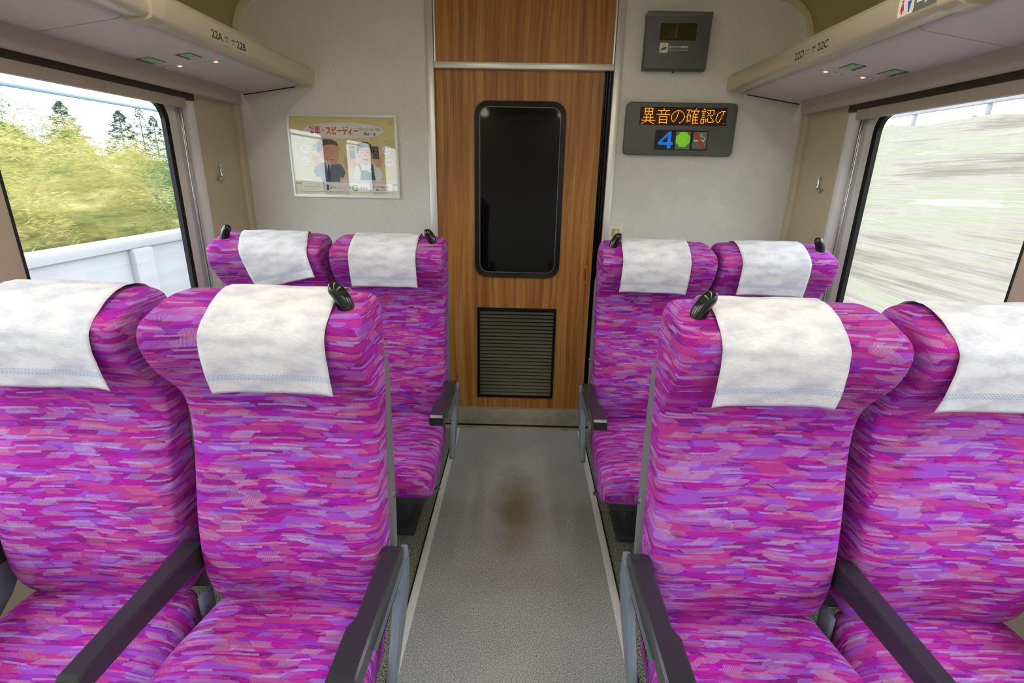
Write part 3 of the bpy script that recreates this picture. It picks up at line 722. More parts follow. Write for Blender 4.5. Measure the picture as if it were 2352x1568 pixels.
def poster():
    r_ = empty('advertising_poster', (-.84, D, 1.243), 'framed advertising poster with two men holding phones and red Japanese headline, left of the door', 'poster')
    X0, X1, Z0, Z1 = -1.1056, -.5772, 1.2427, 1.6222
    L = lambda p, y: [(x, y, z) for x, z in p]
    rc = lambda a: [(X0+a, Z0+a), (X1-a, Z0+a), (X1-a, Z1-a), (X0+a, Z1-a)]
    MB().ring(L(rc(0), D-.002), L(rc(.013), D-.002), (0, -.009, 0)).ring(L(rc(.004), D-.011), L(rc(.010), D-.011), (0, -.003, 0)).obj('frame', M_alu, r_, smooth=False)
    W_, H_ = X1-X0-.026, Z1-Z0-.026
    f = Flat((X0+.013, D-.003, Z1-.013), (W_, 0, 0), (0, 0, -H_), (0, -1, 0))   # u 0..1, v 0..1 downwards
    A = H_/W_
    def I(r, g, b): return ink(r, g, b, .3)
    yl, wht, red, blk, skin, skin2 = I(222, 208, 146), I(236, 232, 226), I(214, 62, 34), I(52, 46, 44), I(222, 160, 138), I(232, 180, 158)
    f.rect(0, 0, 1, 1, yl); f.rect(0, .80, 1, 1, I(226, 220, 210)); f.rect(0, .848, 1, .866, I(150, 116, 96))
    f.ell(.507, .165, .395, .107, I(150, 120, 60), 48); f.ell(.507, .165, .393, .105, wht, 48)
    f.poly([(.735, .255), (.755, .255), (.742, .31)], wht)
    f.text('簡単・スピーディー', .178, .222, .650, .112, red, .035)
    f.text('キャッシュレスは', .658, .163, .856, .122, blk, .012); f.text('Su', .700, .222, .752, .182, blk, .03); f.text('ic', .758, .222, .782, .182, I(188, 188, 184), .0); f.text('a', .792, .222, .815, .192, blk, .03)
    f.text('JR', .952, .078, .972, .055, I(60, 100, 60), .01)
    # man at the left: suit, tie, glasses
    su, su2 = I(84, 98, 130), I(62, 72, 104)
    f.poly([(.20, .64), (.255, .58), (.36, .585), (.46, .60), (.50, .70), (.47, .78), (.44, .76), (.44, .83), (.26, .83), (.25, .76), (.21, .77), (.185, .70)], su)
    f.poly([(.31, .585), (.36, .585), (.345, .70), (.335, .72)], wht); f.poly([(.33, .60), (.345, .60), (.352, .80), (.33, .83), (.32, .80)], I(50, 46, 62))
    for q in (.27, .285): f.poly([(q, .60), (q+.006, .60), (q+.02, .83), (q+.014, .83)], su2)
    f.poly([(.195, .60), (.185, .50), (.20, .46), (.215, .50), (.235, .50), (.235, .58), (.215, .63)], skin)          # raised hand
    f.poly([(.50, .66), (.485, .55), (.50, .50), (.53, .50), (.535, .58), (.52, .66)], skin)
    f.poly([(.305, .40), (.31, .33), (.34, .295), (.40, .29), (.44, .32), (.455, .40), (.44, .53), (.40, .605), (.365, .605), (.32, .53)], skin)
    f.poly([(.235, .44), (.24, .33), (.27, .29), (.33, .275), (.39, .28), (.43, .31), (.45, .37), (.40, .345), (.33, .35), (.30, .37), (.285, .43), (.262, .46)], I(96, 66, 58))
    f.poly([(.262, .44), (.285, .42), (.30, .37), (.33, .35), (.33, .56), (.28, .53), (.262, .50)], skin)
    for q in (.345, .405): f.ell(q, .425, .024, .026, I(120, 76, 60)); f.ell(q, .425, .021, .0225, skin2); f.rect(q-.014, .424, q+.014, .430, blk)
    f.poly([(.37, .44), (.38, .44), (.388, .485), (.366, .485)], I(206, 136, 116)); f.poly([(.345, .525), (.405, .525), (.39, .55), (.36, .55)], I(170, 66, 62)); f.rect(.35, .526, .40, .533, wht)
    f.rect(.205, .355, .235, .42, I(64, 134, 196), .006); f.rect(.208, .385, .232, .398, wht)
    f.rect(.225, .51, .25, .52, I(60, 120, 90))
    # man at the right: shirt, green apron
    sh, gn = I(232, 232, 232), I(54, 112, 104)
    f.poly([(.58, .66), (.61, .61), (.68, .59), (.80, .59), (.845, .66), (.86, .74), (.84, .80), (.79, .81), (.62, .81), (.56, .77)], sh)
    f.poly([(.625, .59), (.645, .59), (.66, .67), (.745, .67), (.755, .59), (.775, .59), (.78, .70), (.79, .80), (.635, .80), (.65, .70)], gn)
    f.rect(.72, .675, .752, .692, wht)
    f.poly([(.55, .63), (.545, .54), (.56, .50), (.595, .52), (.60, .60), (.585, .65)], skin); f.poly([(.80, .63), (.785, .54), (.81, .50), (.855, .50), (.86, .56), (.835, .63)], skin)
    f.rect(.553, .36, .605, .525, I(52, 54, 66), .008); f.rect(.557, .385, .60, .425, I(150, 190, 60))
    f.rect(.775, .36, .835, .52, I(40, 38, 38), .008); f.rect(.785, .375, .825, .415, I(90, 86, 92)); f.ell(.805, .47, .024, .034, I(120, 116, 116)); f.ell(.805, .47, .016, .023, I(50, 46, 46))
    f.poly([(.63, .45), (.635, .37), (.66, .33), (.72, .32), (.76, .36), (.77, .45), (.755, .54), (.715, .605), (.685, .605), (.645, .54)], skin2)
    f.poly([(.628, .47), (.622, .38), (.64, .33), (.68, .30), (.73, .305), (.765, .34), (.772, .42), (.765, .47), (.755, .40), (.735, .37), (.68, .385), (.65, .385), (.64, .42)], I(40, 30, 32))
    for q in (.672, .728):
        f.k += 1; f.stroke([(q-.016, .440), (q, .434), (q+.016, .440)], .006, blk); f.stroke([(q-.018, .415), (q, .405), (q+.018, .412)], .008, I(60, 44, 40))
    f.poly([(.695, .45), (.705, .45), (.714, .495), (.690, .495)], I(214, 150, 130)); f.poly([(.675, .525), (.730, .520), (.72, .538), (.685, .540)], I(120, 44, 40))
    # round notes
    for (cu, cv, t1, t2) in ((.912, .405, 'タッチ', 'するだけ'), (.928, .56, '超簡単!', None), (.125, .41, '現金', 'いらずで'), (.112, .57, '小銭', '増えない!')):
        f.ell(cu, cv, .049, .049/A*.93, I(214, 180, 150)); f.ell(cu, cv, .047, .047/A*.93, wht)
        rd = I(196, 84, 70)
        if t2: f.text(t1, cu-.022, cv-.006, cu+.022, cv-.030, rd, .01); f.text(t2, cu-.034, cv+.030, cu+.034, cv+.004, rd, .01)
        else: f.text(t1, cu-.034, cv+.013, cu+.034, cv-.013, rd, .01)
    # caption boxes along the bottom
    for u0, u1 in ((.055, .272), (.276, .735), (.739, .955)):
        f.rect(u0, .832, u1, .962, I(196, 96, 84), .004); f.rect(u0+.002, .835, u1-.002, .959, I(240, 238, 234), .004)
    f.text('もったイナイ!サマー', .085, .915, .245, .885, I(208, 50, 66), .02); f.text('チャージ・買い物でポイント還元', .08, .868, .24, .855, blk, 0); f.text('詳しくはウェブで', .12, .935, .20, .925, blk, 0)
    f.rect(.300, .868, .325, .945, I(70, 86, 130), .003); f.text('電子も', .333, .925, .40, .892, I(90, 140, 90), .01)
    f.ell(.435, .908, .018, .025, I(190, 190, 196)); f.ell(.435, .908, .015, .021, wht); f.ell(.485, .908, .018, .025, I(190, 190, 196)); f.ell(.485, .908, .015, .021, wht)
    f.text('で', .52, .922, .54, .895, blk, .01); f.ell(.582, .908, .030, .043, I(48, 120, 110)); f.poly([(.60, .88), (.618, .908), (.60, .936)], I(48, 120, 110)); f.ell(.582, .908, .020, .029, wht)
    f.text('貯まる', .635, .925, .705, .892, blk, .02)
    f.text('やっぱり', .755, .905, .835, .872, I(214, 62, 54), .02); f.text('Su', .840, .905, .872, .872, blk, .03); f.text('ic', .876, .905, .892, .872, I(188, 188, 184), 0); f.text('a', .897, .905, .912, .880, blk, .03)
    f.rect(.79, .92, .812, .94, I(30, 130, 80)); f.text('東日本旅客鉄道', .818, .938, .89, .922, blk, 0)
    f.obj('poster_print', r_)
    g_ = bpy.data.materials.get('poster_glazing')
    if not g_:
        g_ = m_glass(); g_.name = 'poster_glazing'
        for q in g_.node_tree.nodes:
            if q.name == 'refl': q.inputs[2].default_value = .07
            if q.type == 'BSDF_TRANSPARENT': q.inputs[0].default_value = (1, 1, 1, 1)
    MB().box(X0+.012, X1-.012, D-.0105, D-.0095, Z0+.012, Z1-.012).obj('glazing', g_, r_, smooth=False)
poster()

def outlet():
    r_ = empty('wall_switch_plate', (.496, D, 1.07), 'small cream switch plate with a yellow knob on the wall right of the door', 'switch')
    MB().box(.462, .530, D-.009, D, 1.062, 1.136, .003).obj('plate', M_cream, r_)
    MB().box(.477, .515, D-.011, D-.008, 1.078, 1.120, .001).obj('inner_plate', mat('grey_insert', srgb(170, 166, 150), .5), r_)
    MB().tube([(.496, D-.010, 1.104), (.496, D-.024, 1.104)], .010, 14).obj('knob', mat('yellow_knob', srgb(206, 206, 90), .4), r_)
outlet()

# ------------------------------------------------------------------ seats
FRONT = [(.436, .030), (.445, .010), (.470, -.002), (.52, -.012), (.58, -.014), (.65, -.006), (.72, .008), (.79, .026), (.85, .040), (.90, .044), (.945, .036), (.985, .016), (1.02, -.006), (1.055, -.022), (1.085, -.025), (1.104, -.023), (1.115, -.014), (1.126, .008), (1.139, .040), (1.146, .064)]
def lerp_table(t, x):
    if x <= t[0][0]: return t[0][1]
    for (a, b), (c, d) in zip(t, t[1:]):
        if x <= c: return b+(d-b)*(x-a)/(c-a)
    return t[-1][1]
HWT = [(.436, .165), (.445, .178), (.470, .190), (.52, .194), (.80, .194), (.90, .197), (1.0, .199), (1.055, .2015), (1.085, .2015), (1.108, .200), (1.128, .195), (1.140, .186), (1.146, .170)]
def wing(x, z):
    q = max(0, min(1, (z-.93)/.08))*max(0, min(1, (1.125-z)/.03)); q = q*q*(3-2*q)
    return .034*q*min(1, abs(x)/.2)**3
BACK = [(.436, .070), (.470, .095), (.60, .105), (.9, .125), (1.05, .135), (1.10, .134), (1.128, .125), (1.140, .110), (1.146, .092)]
def backrest(parent):
    rings = []; vv = []; arc = 0; prev = None
    for z, y in FRONT:
        hw = lerp_table(HWT, z); yb = lerp_table(BACK, z); n = 60; ring = []
        if prev: arc += math.hypot(z-prev[0], y-prev[1])
        prev = (z, y)
        cy_, hy = (y+yb)/2, (yb-y)/2
        for k in range(n):   # start at the rear centre, front centre at n/2
            a = math.pi/2+2*math.pi*k/n; ca, sa = math.cos(a), math.sin(a)
            e = 13
            rr = (abs(ca)**e+abs(sa)**e)**(-1/e)
            x = ca*rr*hw; yy = cy_+sa*rr*hy
            if sa < 0:   # gentle cushion crown, hollowed a little across the middle
                yy -= .010*(1-(abs(x)/hw)**2)*min(1, (1.146-z)/.08)
                if z < .98: yy += .014*math.exp(-(x/.10)**2)
                yy -= wing(x, z)
            ring.append((x, yy, z))
        rings.append(ring); vv.append(arc)
    return loft('backrest', rings, vv, M_fab, parent, sub=2)
def cushion(parent, side):
    # sections run from the rear to the front; ring in the x-z plane
    prof = [(.060, .436, .36, .180), (.030, .446, .33, .190), (-.03, .447, .32, .196), (-.12, .440, .315, .199), (-.20, .436, .31, .202), (-.27, .437, .312, .204), (-.31, .436, .316, .205), (-.345, .430, .320, .205), (-.368, .418, .325, .203), (-.384, .400, .332, .200), (-.392, .384, .344, .195), (-.394, .374, .354, .188)]
    rings = []; vv = []; arc = 0; prev = None
    for y, zt, zb, hw in prof:
        if prev: arc += math.hypot(y-prev[0], zt-prev[1])
        prev = (y, zt); n = 44; ring = []; cz_, hz = (zt+zb)/2, (zt-zb)/2
        for k in range(n):
            a = -math.pi/2-2*math.pi*k/n; ca, sa = math.cos(a), math.sin(a); e = 8
            rr = (abs(ca)**e+abs(sa)**e)**(-1/e); x = ca*rr*hw; z = cz_+sa*rr*hz
            if sa > 0:
                z += .010*(1-(x/hw)**2)
                if -.30 < y < 0: z -= .012*math.exp(-(x/.09)**2-((y+.17)/.12)**2); z += .0025*math.sin(y*115+math.sin(x*30)*1.4)*math.exp(-(x/.12)**2)
            if ca*side > 0: x += side*abs(x)/hw*(.052*(1-((z-.375)/.075)**2 if abs(z-.375) < .075 else 0)*min(1, max(0, -y/.10))*min(1, (y+.42)/.16)-.012*max(0, (z-.39)/.05)*min(1, max(0, -y/.10)))
            ring.append((-x, y, z))
        rings.append(ring); vv.append(arc)
    return loft('seat_cushion', rings, vv, M_fab, parent, sub=2)
def surf(u, t):
    """point on the head end of a backrest: u across, t = distance forward of the ridge (negative: down the rear)"""
    P = [(z, y) for z, y in FRONT[::-1]]
    off = .0035
    if t < 0:
        t = -t; seq = [(1.1475, .064), (1.149, .085), (1.143, .108), (1.128, .128), (1.10, .138), (1.0, .136), (.9, .13)]
    else:
        seq = [(1.149, .064), (1.1425, .038), (1.130, .010), (1.109, -.014), (1.086, -.0275), (1.055, -.026), (1.02, -.018), (.98, -.008), (.93, .004), (.88, .016), (.8, .03)]
        seq = [(z, y-.010*min(1, (1.149-z)/.08)) for z, y in seq]
    for (z0, y0), (z1, y1) in zip(seq, seq[1:]):
        L = math.hypot(z1-z0, y1-y0)
        if t <= L:
            q = t/L; return u, y0+(y1-y0)*q, z0+(z1-z0)*q
        t -= L
    return u, seq[-1][1], seq[-1][0]-t
def cloth(name, cx_, y0, label, width=.238, tilt=0.0, seed=0, front=.236):
    rnd = random.Random(seed); nu, nt = 26, 64; t0, t1 = -.16, front
    me = bpy.data.meshes.new(name); vs = []; uvs = []; fs = []
    ct, st = math.cos(tilt), math.sin(tilt)
    nrm_lift = lambda a, b: .0035+.003*noise.noise(Vector((a*14, b*14, seed)))
    for j in range(nt+1):
        b = t0+(t1-t0)*j/nt
        for i in range(nu+1):
            a = -width/2+width*i/nu
            u = a*ct+(b-.05)*st; t = (b-.05)*ct+.05-a*st
            x, y, z = surf(u, t); wy = wing(u, z) if t > 0 else 0
            x2, y2, z2 = surf(u, t+.004); d = Vector((0, y2-y, z2-z))
            nn = Vector((0, -1, 0)) if d.length < 1e-6 else Vector((0, d.z, -d.y)).normalized()
            if t < 0: nn = Vector((0, -d.z, d.y)).normalized() if d.length > 1e-6 else Vector((0, 1, 0))
            # outward: up at ridge, forward at the front, backwards at the rear
            out = Vector((0, y-.060, z-1.06)).normalized()
            if nn.dot(out) < 0: nn = -nn
            edge = abs(a)/(width/2); l = nrm_lift(a, b)+.006*max(0, edge-.75)*4*max(0, b-.12)/.1*.6
            l += max(0, b-.15)*.03
            p = Vector((x, y-wy, z))+nn*(l+.001)
            if p.y < 0 and z > 1.0: p.y -= .001
            vs.append((p.x, p.y, p.z)); uvs.append((a, b))
    for j in range(nt):
        for i in range(nu):
            q = j*(nu+1)+i; fs.append((q, q+1, q+nu+2, q+nu+1))
    me.from_pydata(vs, [], fs); ul = me.uv_layers.new(name='UVMap')
    for p in me.polygons:
        for li, vi in zip(p.loop_indices, p.vertices): ul.data[li].uv = uvs[vi]
    o = link(name, me, M_cloth); o.location = (cx_, y0, 0)
    m = o.modifiers.new('thick', 'SOLIDIFY'); m.thickness = .0008; m.offset = 0
    return tag(o, label, 'headrest cover', 'white headrest covers on the seats')
def armrest(parent, x, side, notch, name='armrest'):
    """pad in side view swept across; side=+1: panel on +x"""
    w = .040
    top = [(.045, .560), (.036, .582), (.018, .596), (-.01, .600), (-.15, .601), (-.27, .602), (-.306, .602), (-.311, .598)]
    bot = [(-.309, .566), (-.303, .562), (-.18, .556), (-.05, .545), (.02, .535), (.045, .535)]
    m = MB(); loop = top+bot
    bm = m.bm
    def wid(y):   # inner widening towards the front
        if not notch: return 0
        return .010 if y < -.19 else (.010*(1-(y+.19)/.015) if y < -.175 else 0)
    ys = sorted({round(.045-.0089*k, 4) for k in range(41)}, reverse=True)
    def zt(y): return lerp_table([(a, b) for a, b in sorted(top)], y)
    def zb(y): return lerp_table([(a, b) for a, b in sorted(bot)], y)
    rings = []
    for y in ys:
        a, b = x-w/2-(wid(y) if side > 0 else 0), x+w/2+(wid(y) if side < 0 else 0)
        zt_, zb_ = zt(y), zb(y)
        c = .004; e = 0 if -.305 < y < .04 else .002
        rings.append([(a+e, y, zb_+c), (a+c, y, zb_+e), (b-c, y, zb_+e), (b-e, y, zb_+c), (b-e, y, zt_-c-e), (b-c, y, zt_-e), (a+c, y, zt_-e), (a+e, y, zt_-c-e)])
    vr = [[bm.verts.new(p) for p in r] for r in rings]; fs = []
    for r0, r1 in zip(vr, vr[1:]):
        for k in range(8): fs.append(bm.faces.new((r0[k], r0[(k+1) % 8], r1[(k+1) % 8], r1[k])))
    fs.append(bm.faces.new(vr[0])); fs.append(bm.faces.new(vr[-1][::-1]))
    bmesh.ops.recalc_face_normals(bm, faces=fs)
    return m.obj(name, M_plast, parent, ang=30, world=False)
def side_panel(parent, x, side):
    outer = [(-.200, .556), (.030, .556), (.050, .575), (.058, .53), (.048, .475), (.015, .435), (-.04, .395), (-.10, .350), (-.13, .332)]
    inner = [(-.135, .345), (-.115, .385), (-.07, .445), (-.042, .490), (-.036, .525), (-.052, .550), (-.085, .552), (-.200, .5535)]
    m = MB(); a, b = (x-.010, x+.008) if side > 0 else (x-.008, x+.010)
    m.poly([(a, y, z) for y, z in outer+inner], (b-a, 0, 0), .003)
    return m.obj('side_panel', M_side, parent, world=False)
def hook_handle(parent, x, side):
    """side: direction the tip leans"""
    pts = []; rd = []
    for k in range(13):
        t = k/12; a = t*1.45
        px = x+side*.028*t**2.3; pz = 1.108+.076*t*(1-.14*t**2); py = .024-.008*t
        r = .0168*(1-.20*t)
        pts.append((px, py, pz)); rd.append(r if t < .8 else r*math.sqrt(max(.03, 1-((t-.8)/.205)**2)))
    return MB().tube(pts, rd, 14).obj('grab_handle', M_handle, parent, ang=80, world=False)
def shell_part(parent):
    prof = [(.40, .088, .125), (.60, .098, .150), (.80, .110, .160), (.98, .122, .160), (1.03, .125, .150)]
    rings = []; vv = []
    for z, ya, yb in prof:
        hw = .200 if z < .99 else .19
        rings.append([(-hw+.01, ya, z), (-hw, ya+.006, z), (-hw, yb-.02, z), (-hw+.03, yb, z), (hw-.03, yb, z), (hw, yb-.02, z), (hw, ya+.006, z), (hw-.01, ya, z)]); vv.append(z)
    o = loft('back_shell', rings, vv, M_shell, parent, sub=0); autosmooth(o, 35); return o
def make_seat(aisle, side):
    """side = +1: armrest/handle of this seat on +x (its outer side). aisle seats also own the middle armrest"""
    r_ = bpy.data.objects.new('train_seat', None); COL.objects.link(r_); r_.empty_display_size = .1
    backrest(r_); cushion(r_, side); shell_part(r_)
    armrest(r_, side*.217, side, True)
    hook_handle(r_, side*.161, -side)
    if aisle:
        side_panel(r_, side*.236, side); armrest(r_, -side*.219, -side, False)
        MB().tube([(side*.16, -.285, .306), (side*.196, -.285, .306), (side*.203, -.285, .306), (side*.212, -.285, .306), (side*.215, -.285, .306)], [.004, .004, .0085, .0085, .003], 10).obj('pedal', M_chrome, r_, world=False)
        MB().box(-side*.219-.006, -side*.219+.006, -.002, .04, .36, .455, .003).obj('armrest_support', M_side, r_, world=False)
    else:
        side_panel(r_, side*.236, side)
    MB().tube([(side*.199, .118, .66), (side*.205, .118, .66)], .008, 10).obj('hinge_bolt', M_chrome, r_, world=False)
    MB().box(-.165, .165, -.34, .11, .275, .330, .006).obj('seat_base', M_base, r_, world=False)
    MB().box(-.06, .06, -.14, .10, 0, .265, .01).box(-.085, .085, -.16, .12, 0, .025, .004).obj('pedestal', M_base, r_, world=False)
    return r_
def copy_tree(o, parent=None):
    c = o.copy(); COL.objects.link(c)
    if parent: c.parent = parent
    for ch in [q for q in COL.objects if q.parent == o]: copy_tree(ch, c)
    return c
protos = {(a, s): make_seat(a, s) for a in (True, False) for s in (1, -1)}
used = set()
Y1, Y2 = .89, 1.832
spots = [   # x, y0, aisle, side, label
    (-.452, Y1, True, 1, 'magenta patterned aisle seat in the near row, left of the aisle'),
    (-.890, Y1, False, -1, 'magenta patterned window seat in the near row at the left edge of the photo'),
    (.517, Y1, True, -1, 'magenta patterned aisle seat in the near row, right of the aisle'),
    (.950, Y1, False, 1, 'magenta patterned window seat in the near row at the right edge of the photo'),
    (-.452, Y2, True, 1, 'magenta patterned aisle seat in the far row, just left of the wooden door'),
    (-.890, Y2, False, -1, 'magenta patterned window seat in the far left corner, with a crooked headrest cover'),
    (.517, Y2, True, -1, 'magenta patterned aisle seat in the far row, just right of the wooden door'),
    (.935, Y2, False, 1, 'magenta patterned window seat in the far right corner under the coat hook')]
for x, y0, a, s_, lab in spots:
    k = (a, s_)
    o = protos[k] if k not in used else copy_tree(protos[k]); used.add(k)
    o.location = (x, y0, 0)
    tag(o, lab, 'seat', 'magenta train seats')
cloth('headrest_cover', -.425, Y1, 'white headrest cover on the near aisle seat left of the aisle', seed=1, width=.226)
cloth('headrest_cover', -.850, Y1, 'white headrest cover on the near window seat at the left edge of the photo', seed=2)
cloth('headrest_cover', .494, Y1, 'white headrest cover on the near aisle seat right of the aisle', seed=3, tilt=.02, width=.222)
cloth('headrest_cover', .908, Y1, 'white headrest cover on the near window seat at the right edge of the photo', seed=4)
cloth('headrest_cover', -.462, Y2, 'white headrest cover on the far aisle seat left of the door', seed=5)
cloth('headrest_cover', -.866, Y2, 'crooked tilted white headrest cover on the far left window seat', seed=6, tilt=.26)
cloth('headrest_cover', .505, Y2, 'white headrest cover on the far aisle seat right of the door', seed=7, tilt=-.02)
cloth('headrest_cover', .920, Y2, 'white headrest cover on the far right window seat below the coat hook', seed=8, tilt=-.02)

# ------------------------------------------------------------------ ceiling lamps (the saloon's own light)
for s_, side in ((-1, 'left'), (1, 'right')):
    for y0, y1, wh in ((-.1, 1.55, 'nearer the door'), (-2.15, -.2, 'farther from the door')):
        r_ = empty('ceiling_light', (s_*.52, (y0+y1)/2, CEIL), 'long warm ceiling light strip on the %s, %s' % (side, wh), 'ceiling light', 'ceiling light strips')
        MB().box(s_*.52-.075, s_*.52+.075, y0, y1, CEIL-.012, CEIL+.002, .004).obj('lamp_housing', M_cream, r_)
        MB().poly([(s_*.52+.060*math.cos(a), y0+.015, CEIL-.010-.042*math.sin(a)) for a in [math.pi*k/14 for k in range(15)]], (0, y1-y0-.03, 0)).obj('diffuser', M_lamp, r_)

# ================================================================== OUTSIDE
def streak(name, stops, rough=.95, sc=(1.2, .10, 3.0), sc2=(5, .45, 11)):
    m = mat(name, rough=rough, spec=.1); g = N(m); tc = g.n('ShaderNodeNewGeometry').outputs['Position']
    a = g.noise(g.mapping(tc, sc), 1, 5, .65); b = g.noise(g.mapping(tc, sc2), 1, 4, .7)
    f = g.math('ADD', g.math('MULTIPLY', a, .6), g.math('MULTIPLY', b, .4)); g.col(g.ramp(f, stops)); return m
M_slope = streak('dry_bank', [(.36, srgb(86, 80, 72)), (.43, srgb(104, 96, 88)), (.5, srgb(120, 112, 106)), (.55, srgb(106, 108, 86)), (.61, srgb(130, 123, 118))], sc=(.9, .16, 1.6), sc2=(9, .35, 20))
M_bank = streak('grassy_bank', [(.36, srgb(82, 97, 67)), (.46, srgb(122, 125, 82)), (.54, srgb(155, 147, 97)), (.62, srgb(170, 162, 120))])
M_leaf_y = streak('yellow_green_leaves', [(.38, srgb(94, 107, 64)), (.47, srgb(143, 140, 84)), (.55, srgb(174, 161, 102)), (.62, srgb(192, 186, 143))], sc=(1.2, .12, 2.4), sc2=(7, .3, 16))
M_leaf_g = streak('mid_green_leaves', [(.36, srgb(63, 90, 63)), (.5, srgb(97, 119, 85)), (.64, srgb(136, 146, 109))], sc=(1.2, .12, 2.4), sc2=(7, .3, 16))
M_leaf_d = streak('dark_conifer_leaves', [(.36, srgb(50, 72, 63)), (.5, srgb(72, 94, 83)), (.64, srgb(103, 123, 107))], sc=(1.5, .3, 3))
for m_ in (M_leaf_y, M_leaf_g, M_leaf_d):
    t_ = m_.node_tree; b_ = t_.nodes['Principled BSDF']; o_ = t_.nodes['Material Output']
    tl = t_.nodes.new('ShaderNodeBsdfTranslucent'); mx_ = t_.nodes.new('ShaderNodeMixShader'); mx_.inputs[0].default_value = .5
    t_.links.new(b_.inputs['Base Color'].links[0].from_socket, tl.inputs[0]); t_.links.new(b_.outputs[0], mx_.inputs[1]); t_.links.new(tl.outputs[0], mx_.inputs[2]); t_.links.new(mx_.outputs[0], o_.inputs[0])
M_trunk = mat('bark', srgb(112, 100, 84), .9)
M_conc = streak('pale_concrete', [(.35, srgb(120, 118, 122)), (.5, srgb(136, 134, 140)), (.65, srgb(148, 148, 152))], sc=(.3, .25, .3), sc2=(1, .2, 6))
def strip(name, pts, y0, y1, m, ny=60, amp=.0, seed=0):
    me = bpy.data.meshes.new(name); vs = []; fs = []; n = len(pts)
    for j in range(ny+1):
        y = y0+(y1-y0)*j/ny
        for i, (x, z) in enumerate(pts):
            d = amp*noise.noise(Vector((x*.6, y*.35, seed))) if 0 < i else 0
            vs.append((x, y, z+d))
    for j in range(ny):
        for i in range(n-1): q = j*n+i; fs.append((q, q+1, q+n+1, q+n))
    me.from_pydata(vs, [], fs); return link(name, me, m)
def lin(a, b, n): return [(a[0]+(b[0]-a[0])*k/n, a[1]+(b[1]-a[1])*k/n) for k in range(n+1)]
struct(strip('ground_left', lin((-60, -1.3), (-1.5, -1.3), 4), -20, 60, M_bank, 10))
struct(strip('ground_right', lin((1.5, -1.3), (60, -1.3), 4), -20, 60, M_slope, 10))
bk = strip('hillside', lin((-4.0, .1), (-9, .8), 8)+lin((-9, .8), (-30, 1.2), 8)[1:], -20, 60, M_bank, 90, .35, 1); tag(bk, 'grassy bank rising behind the concrete barrier outside the left window', 'hillside')
bk = strip('hillside', lin((2.6, -1.0), (12, 3.0), 16)+lin((12, 3.0), (30, 3.2), 6)[1:], -20, 60, M_slope, 110, .22, 5); tag(bk, 'dry grassy embankment filling the right window', 'hillside')
# concrete barrier along the left side of the line
r_ = empty('concrete_barrier', (-3.4, 10, -1.3), 'long pale concrete barrier along the track outside the left window', 'barrier')
MB().box(-3.55, -3.4, -15, 50, -1.3, .68, .02).obj('wall_panel', M_conc, r_)
MB().box(-3.58, -3.37, -15, 50, .68, .76, .01).obj('coping', M_conc, r_)
for k in range(9):
    MB().box(-3.42, -3.34, 2.2+k*2.3-.12, 2.2+k*2.3+.12, -1.3, .68, .02).obj('buttress', M_conc, r_)
def leafmesh(name, fn, n, size, stretch, seed, m):
    rnd = random.Random(seed); me = bpy.data.meshes.new(name); vs = []; fs = []
    for _ in range(n):
        p = Vector(fn(rnd)); s_ = size*rnd.uniform(.6, 1.4)
        d1 = Vector((rnd.gauss(0, .35), 1, rnd.gauss(0, .25))).normalized()*s_*stretch; d2 = Vector((rnd.gauss(0, 1), rnd.gauss(0, .3), rnd.gauss(0, 1))).normalized()*s_*.5
        b = len(vs); vs += [p-d1*.5, p+d2*.5, p+d1*.5, p-d2*.5]; fs.append((b, b+1, b+2, b+3))
    me.from_pydata(vs, [], fs); me.materials.append(m)
    for q in me.polygons: q.use_smooth = False
    return me
def shrub_pt(rnd):
    a, b = rnd.uniform(0, 2*math.pi), rnd.uniform(-.2, 1); r = math.sqrt(max(0, 1-b*b)) if b > 0 else 1
    k = rnd.uniform(.75, 1.03)*(1+.18*math.sin(a*3)+.12*math.sin(a*5+b*4)); return (math.cos(a)*r*k, math.sin(a)*r*k*1.15, max(0, b)*k*1.1)
def core(m_, rx, rz, seed):
    bm = bmesh.new(); bmesh.ops.create_icosphere(bm, subdivisions=4, radius=1)
    for v in bm.verts:
        d = .85+.22*noise.noise(v.co*2.2+Vector((seed, 0, 0)))
        v.co = Vector((v.co.x*rx*d, v.co.y*rx*1.15*d, max(-.1, v.co.z)*rz*d))
    me = bpy.data.meshes.new('crown_core'); bm.to_mesh(me); bm.free(); return me
def make_shrub(m, seed):
    r_ = bpy.data.objects.new('shrub', None); COL.objects.link(r_)
    me = leafmesh('foliage', shrub_pt, 15000, .016, 4.5, seed, m); cm = core(m, .93, 1.02, seed)
    bm = bmesh.new(); bm.from_mesh(me); bm.from_mesh(cm); bm.to_mesh(me); bm.free()
    o = bpy.data.objects.new('foliage', me); COL.objects.link(o); o.parent = r_
    MB().tube([(0, 0, -.4), (0, 0, .5)], [.06, .03], 7).obj('stem', M_trunk, r_, world=False)
    return r_
def conifer_pt(rnd):
    t = rnd.random()**.75; z = .12+.88*(1-t)*1.0
    h = (z-.12)/.88; lay = .75+.25*math.cos(h*42); r = (1-h)**.85*.27*lay*rnd.uniform(.35, 1)**.5+.01
    a = rnd.uniform(0, 2*math.pi); return (math.cos(a)*r, math.sin(a)*r, z-.06*r)
def make_conifer(seed):
    r_ = bpy.data.objects.new('conifer_tree', None); COL.objects.link(r_)
    me = leafmesh('foliage', conifer_pt, 4200, .016, 2.4, seed, M_leaf_d)
    o = bpy.data.objects.new('foliage', me); COL.objects.link(o); o.parent = r_
    MB().tube([(0, 0, 0), (0, 0, .97)], [.014, .002], 8).obj('trunk', M_trunk, r_, world=False)
    return r_
sh = [make_shrub(M_leaf_y, 3), make_shrub(M_leaf_g, 9)]
first = [True, True]
